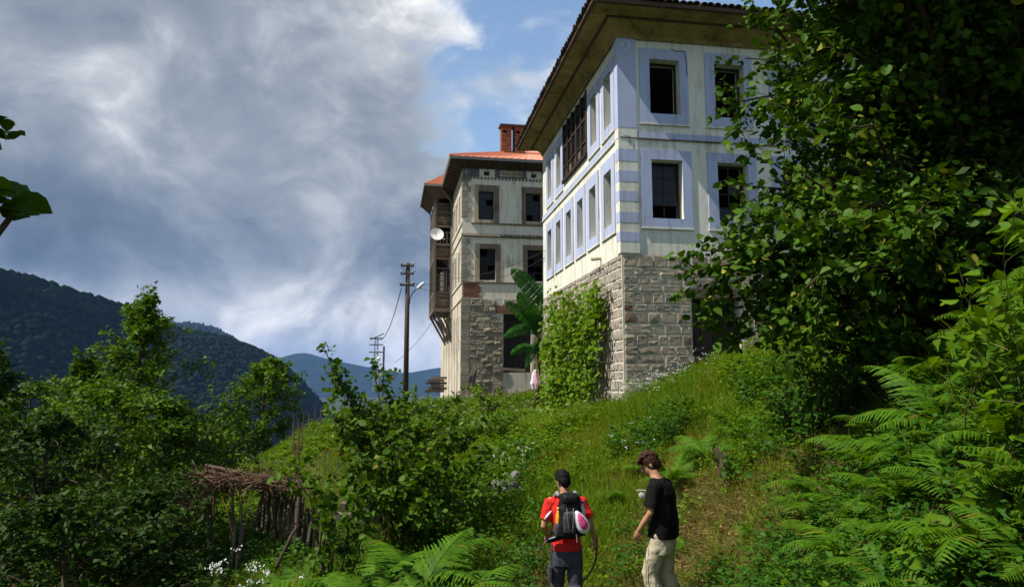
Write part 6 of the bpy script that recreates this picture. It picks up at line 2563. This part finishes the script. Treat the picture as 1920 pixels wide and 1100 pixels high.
# camera tripod bag at the left hip
tp_ = empty('tripod', tuple(p1.location), R(6), 'small black tripod carried at the left hip of the person in red', 'tripod')
MB().tube([(-.05, -.20, 1.08), (-.14, -.16, 1.045), (-.24, -.10, 1.005)], [.030, .036, .034], 10).build('tube', MATS['pack_black'], tp_, True)
MB().tube([(-.15, -.205, 1.07), (-.23, -.15, 1.03)], .008, 6).build('leg', MATS['galv'], tp_, True)
MB().tube([(-.22, -.02, 1.02), (-.32, .02, .88)], [.008, .006], 5).build('leg', MATS['iron'], tp_, True)
MB().tube([(-.22, -.05, 1.02), (-.34, -.02, .86)], [.008, .006], 5).build('leg', MATS['iron'], tp_, True)
# crooked stick in the right hand
st_ = MB().tube([(.36, .04, 1.02), (.375, .06, .90), (.365, .05, .78), (.32, .03, .66), (.24, .0, .56), (.14, -.02, .49), (.10, -.02, .47)], [.013, .014, .014, .013, .012, .011, .009], 7)
o = st_.build('walking_stick', MATS['brown_wood'], None, True, tuple(p1.location), (0, 0, R(6)))
tag(o, 'curved wooden stick held in the right hand of the person in red', 'stick')

# ------------------------------------------------------------------ person in black
P2Y = 7.7
ht = at(1222, 849, P2Y)
p2 = empty('person', (ht.x + .10, P2Y, ht.z - 1.70), R(58), 'person in black T-shirt and beige trousers looking down to the left', 'person')
B = MB()
loft(B, [(0, .00, .82, .12, .09), (0, 0, .91, .145, .11), (0, .0, 1.03, .135, .10), (0, .01, 1.17, .145, .11), (0, .015, 1.29, .160, .115), (0, .03, 1.38, .140, .085), (0, .05, 1.43, .072, .065), (0, .075, 1.48, .052, .055), (0, .10, 1.53, .050, .053)])
hP, hM = head(B, (0.01, .135, 1.575), R(24), R(30), 1.03)
LL = [(-.08, .0, .87), (-.09, .12, .48), (-.09, .02, .10)]
RL = [(.08, .0, .87), (.09, .02, .47), (.09, -.12, .10)]
for L in (LL, RL):
    B.tube([L[0], Vector(L[0]).lerp(Vector(L[1]), .5), L[1], Vector(L[1]).lerp(Vector(L[2]), .35), L[2]], [.08, .073, .052, .053, .036], 12)
LA = [(-.165, .02, 1.36), (-.225, .05, 1.11), (-.20, .19, .92)]
RA = [(.165, .02, 1.36), (.22, .03, 1.10), (.21, .13, .90)]
for A_ in (LA, RA):
    B.tube([A_[0], Vector(A_[0]).lerp(Vector(A_[1]), .5), A_[1], Vector(A_[1]).lerp(Vector(A_[2]), .4), A_[2]], [.048, .042, .035, .035, .025], 10)
    ell(B, A_[0], (.054, .054, .056))
hand(B, LA[2], (.05, .35, -1), (.9, .3, .2), .92, .85, 1)
hand(B, RA[2], (-.05, .3, -1), (-.9, .3, .2), 1.0, .75, -1)
fuse(B, 'body', 'skin', p2, .0085, 3)
hair(hP, hM, 1.03, p2, 'brown_hair', True, 8)
for e in (-1, 1):
    m = MB()
    ell(m, hP(e * .030, .080, .006), (.011, .007, .007), hM, 10, 6)
    m.build('eye', MATS['eye'], p2, True)
S_ = MB()
loft(S_, [(0, .0, .845, .178, .150), (0, -.005, .94, .182, .156), (0, -.005, 1.05, .178, .150), (0, .005, 1.17, .178, .145), (0, .012, 1.29, .182, .138), (0, .025, 1.38, .168, .105), (0, .045, 1.43, .092, .082), (0, .055, 1.445, .074, .07)])
for A_, k in ((LA, -1), (RA, 1)):
    S_.tube([Vector(A_[0]) + Vector((-k * .05, 0, .0)), A_[0], Vector(A_[0]).lerp(Vector(A_[1]), .5), Vector(A_[0]).lerp(Vector(A_[1]), .80)], [.075, .078, .080, .084], 12)
fuse(S_, 'shirt', 'black_cloth', p2, .009, 5, .008, 10, 15, (1, 1, .5))
T_ = MB()
loft(T_, [(0, 0, .68, .160, .11), (0, 0, .78, .166, .125), (0, 0, .88, .160, .122), (0, 0, .93, .150, .115)])
for L in (LL, RL):
    a0, a1, a2 = map(Vector, L)
    T_.tube([a0 + Vector((0, 0, .03)), a0.lerp(a1, .4), a1, a1.lerp(a2, .4), a2.lerp(a1, .04)], [.098, .098, .088, .082, .072], 14)
fuse(T_, 'trousers', 'beige_cloth', p2, .009, 5, .010, 11, 19, (1, 1, .9))
for L in (LL, RL):
    a2 = Vector(L[2])
    F_ = MB()
    ell(F_, a2 + Vector((0, .06, -.06)), (.044, .12, .04))
    ell(F_, a2 + Vector((0, .0, -.02)), (.046, .052, .055))
    fuse(F_, 'shoe', 'shoe', p2, .008, 3)
# insect-like white tag fluttering by the sleeve: a white wild flower on its stem
wf = at(1203, 926, 7.6)
fo = empty('tall_flower', (wf.x, 7.6, hz(wf.x, 7.6)), 0, 'single white flower head on a tall stem beside the black sleeve', 'flower')
hh_ = wf.z - fo.location.z
MB().tube([(0.02, 0, 0), (.03, 0, hh_ * .5), (0, 0, hh_)], .004, 5).build('stem', MATS['moss_bark'], fo)
m = MB()
for k in range(7):
    a = 2 * PI * k / 7
    ell(m, (.022 * math.cos(a), -.004, hh_ + .018 * math.sin(a) - .008), (.012, .004, .012), None, 8, 5)
ell(m, (0, -.006, hh_ - .008), (.014, .005, .012), None, 8, 5)
m.build('flower_head', MATS['petal'], fo, True)
m = MB()
for k in range(5):
    ell(m, (-.045 + .02 * k, -.003, hh_ + .040 + .003 * (k % 2)), (.011, .004, .006), None, 8, 5)
m.build('flower_head', MATS['petal'], fo, True)

# cloth hanging beside the corner of the near house
cl = at(1004, 712, 29.0)
cb = empty('hanging_cloth', tuple(cl), 0, 'pale pink and white cloth hanging beside the corner of the blue-trimmed house', 'cloth')
for nm, mt, xs in (('cloth_fold', 'cap_white', (-.10, -.02, .10)), ('cloth_fold', 'cloth_pink', (.03, -.06))):
    K = MB()
    for j, x in enumerate(xs):
        y = .05 * j - (.06 if mt == 'cloth_pink' else 0)
        K.tube([(x * .4, y, .42), (x, y, .15), (x * 1.2, y, -.15), (x * 1.1, y, -.38 + .1 * j)], [.03, .07, .09, .05], 8)
    fuse(K, nm, mt, cb, .018, 3, .02, 9, 3, (1, 1, .4))
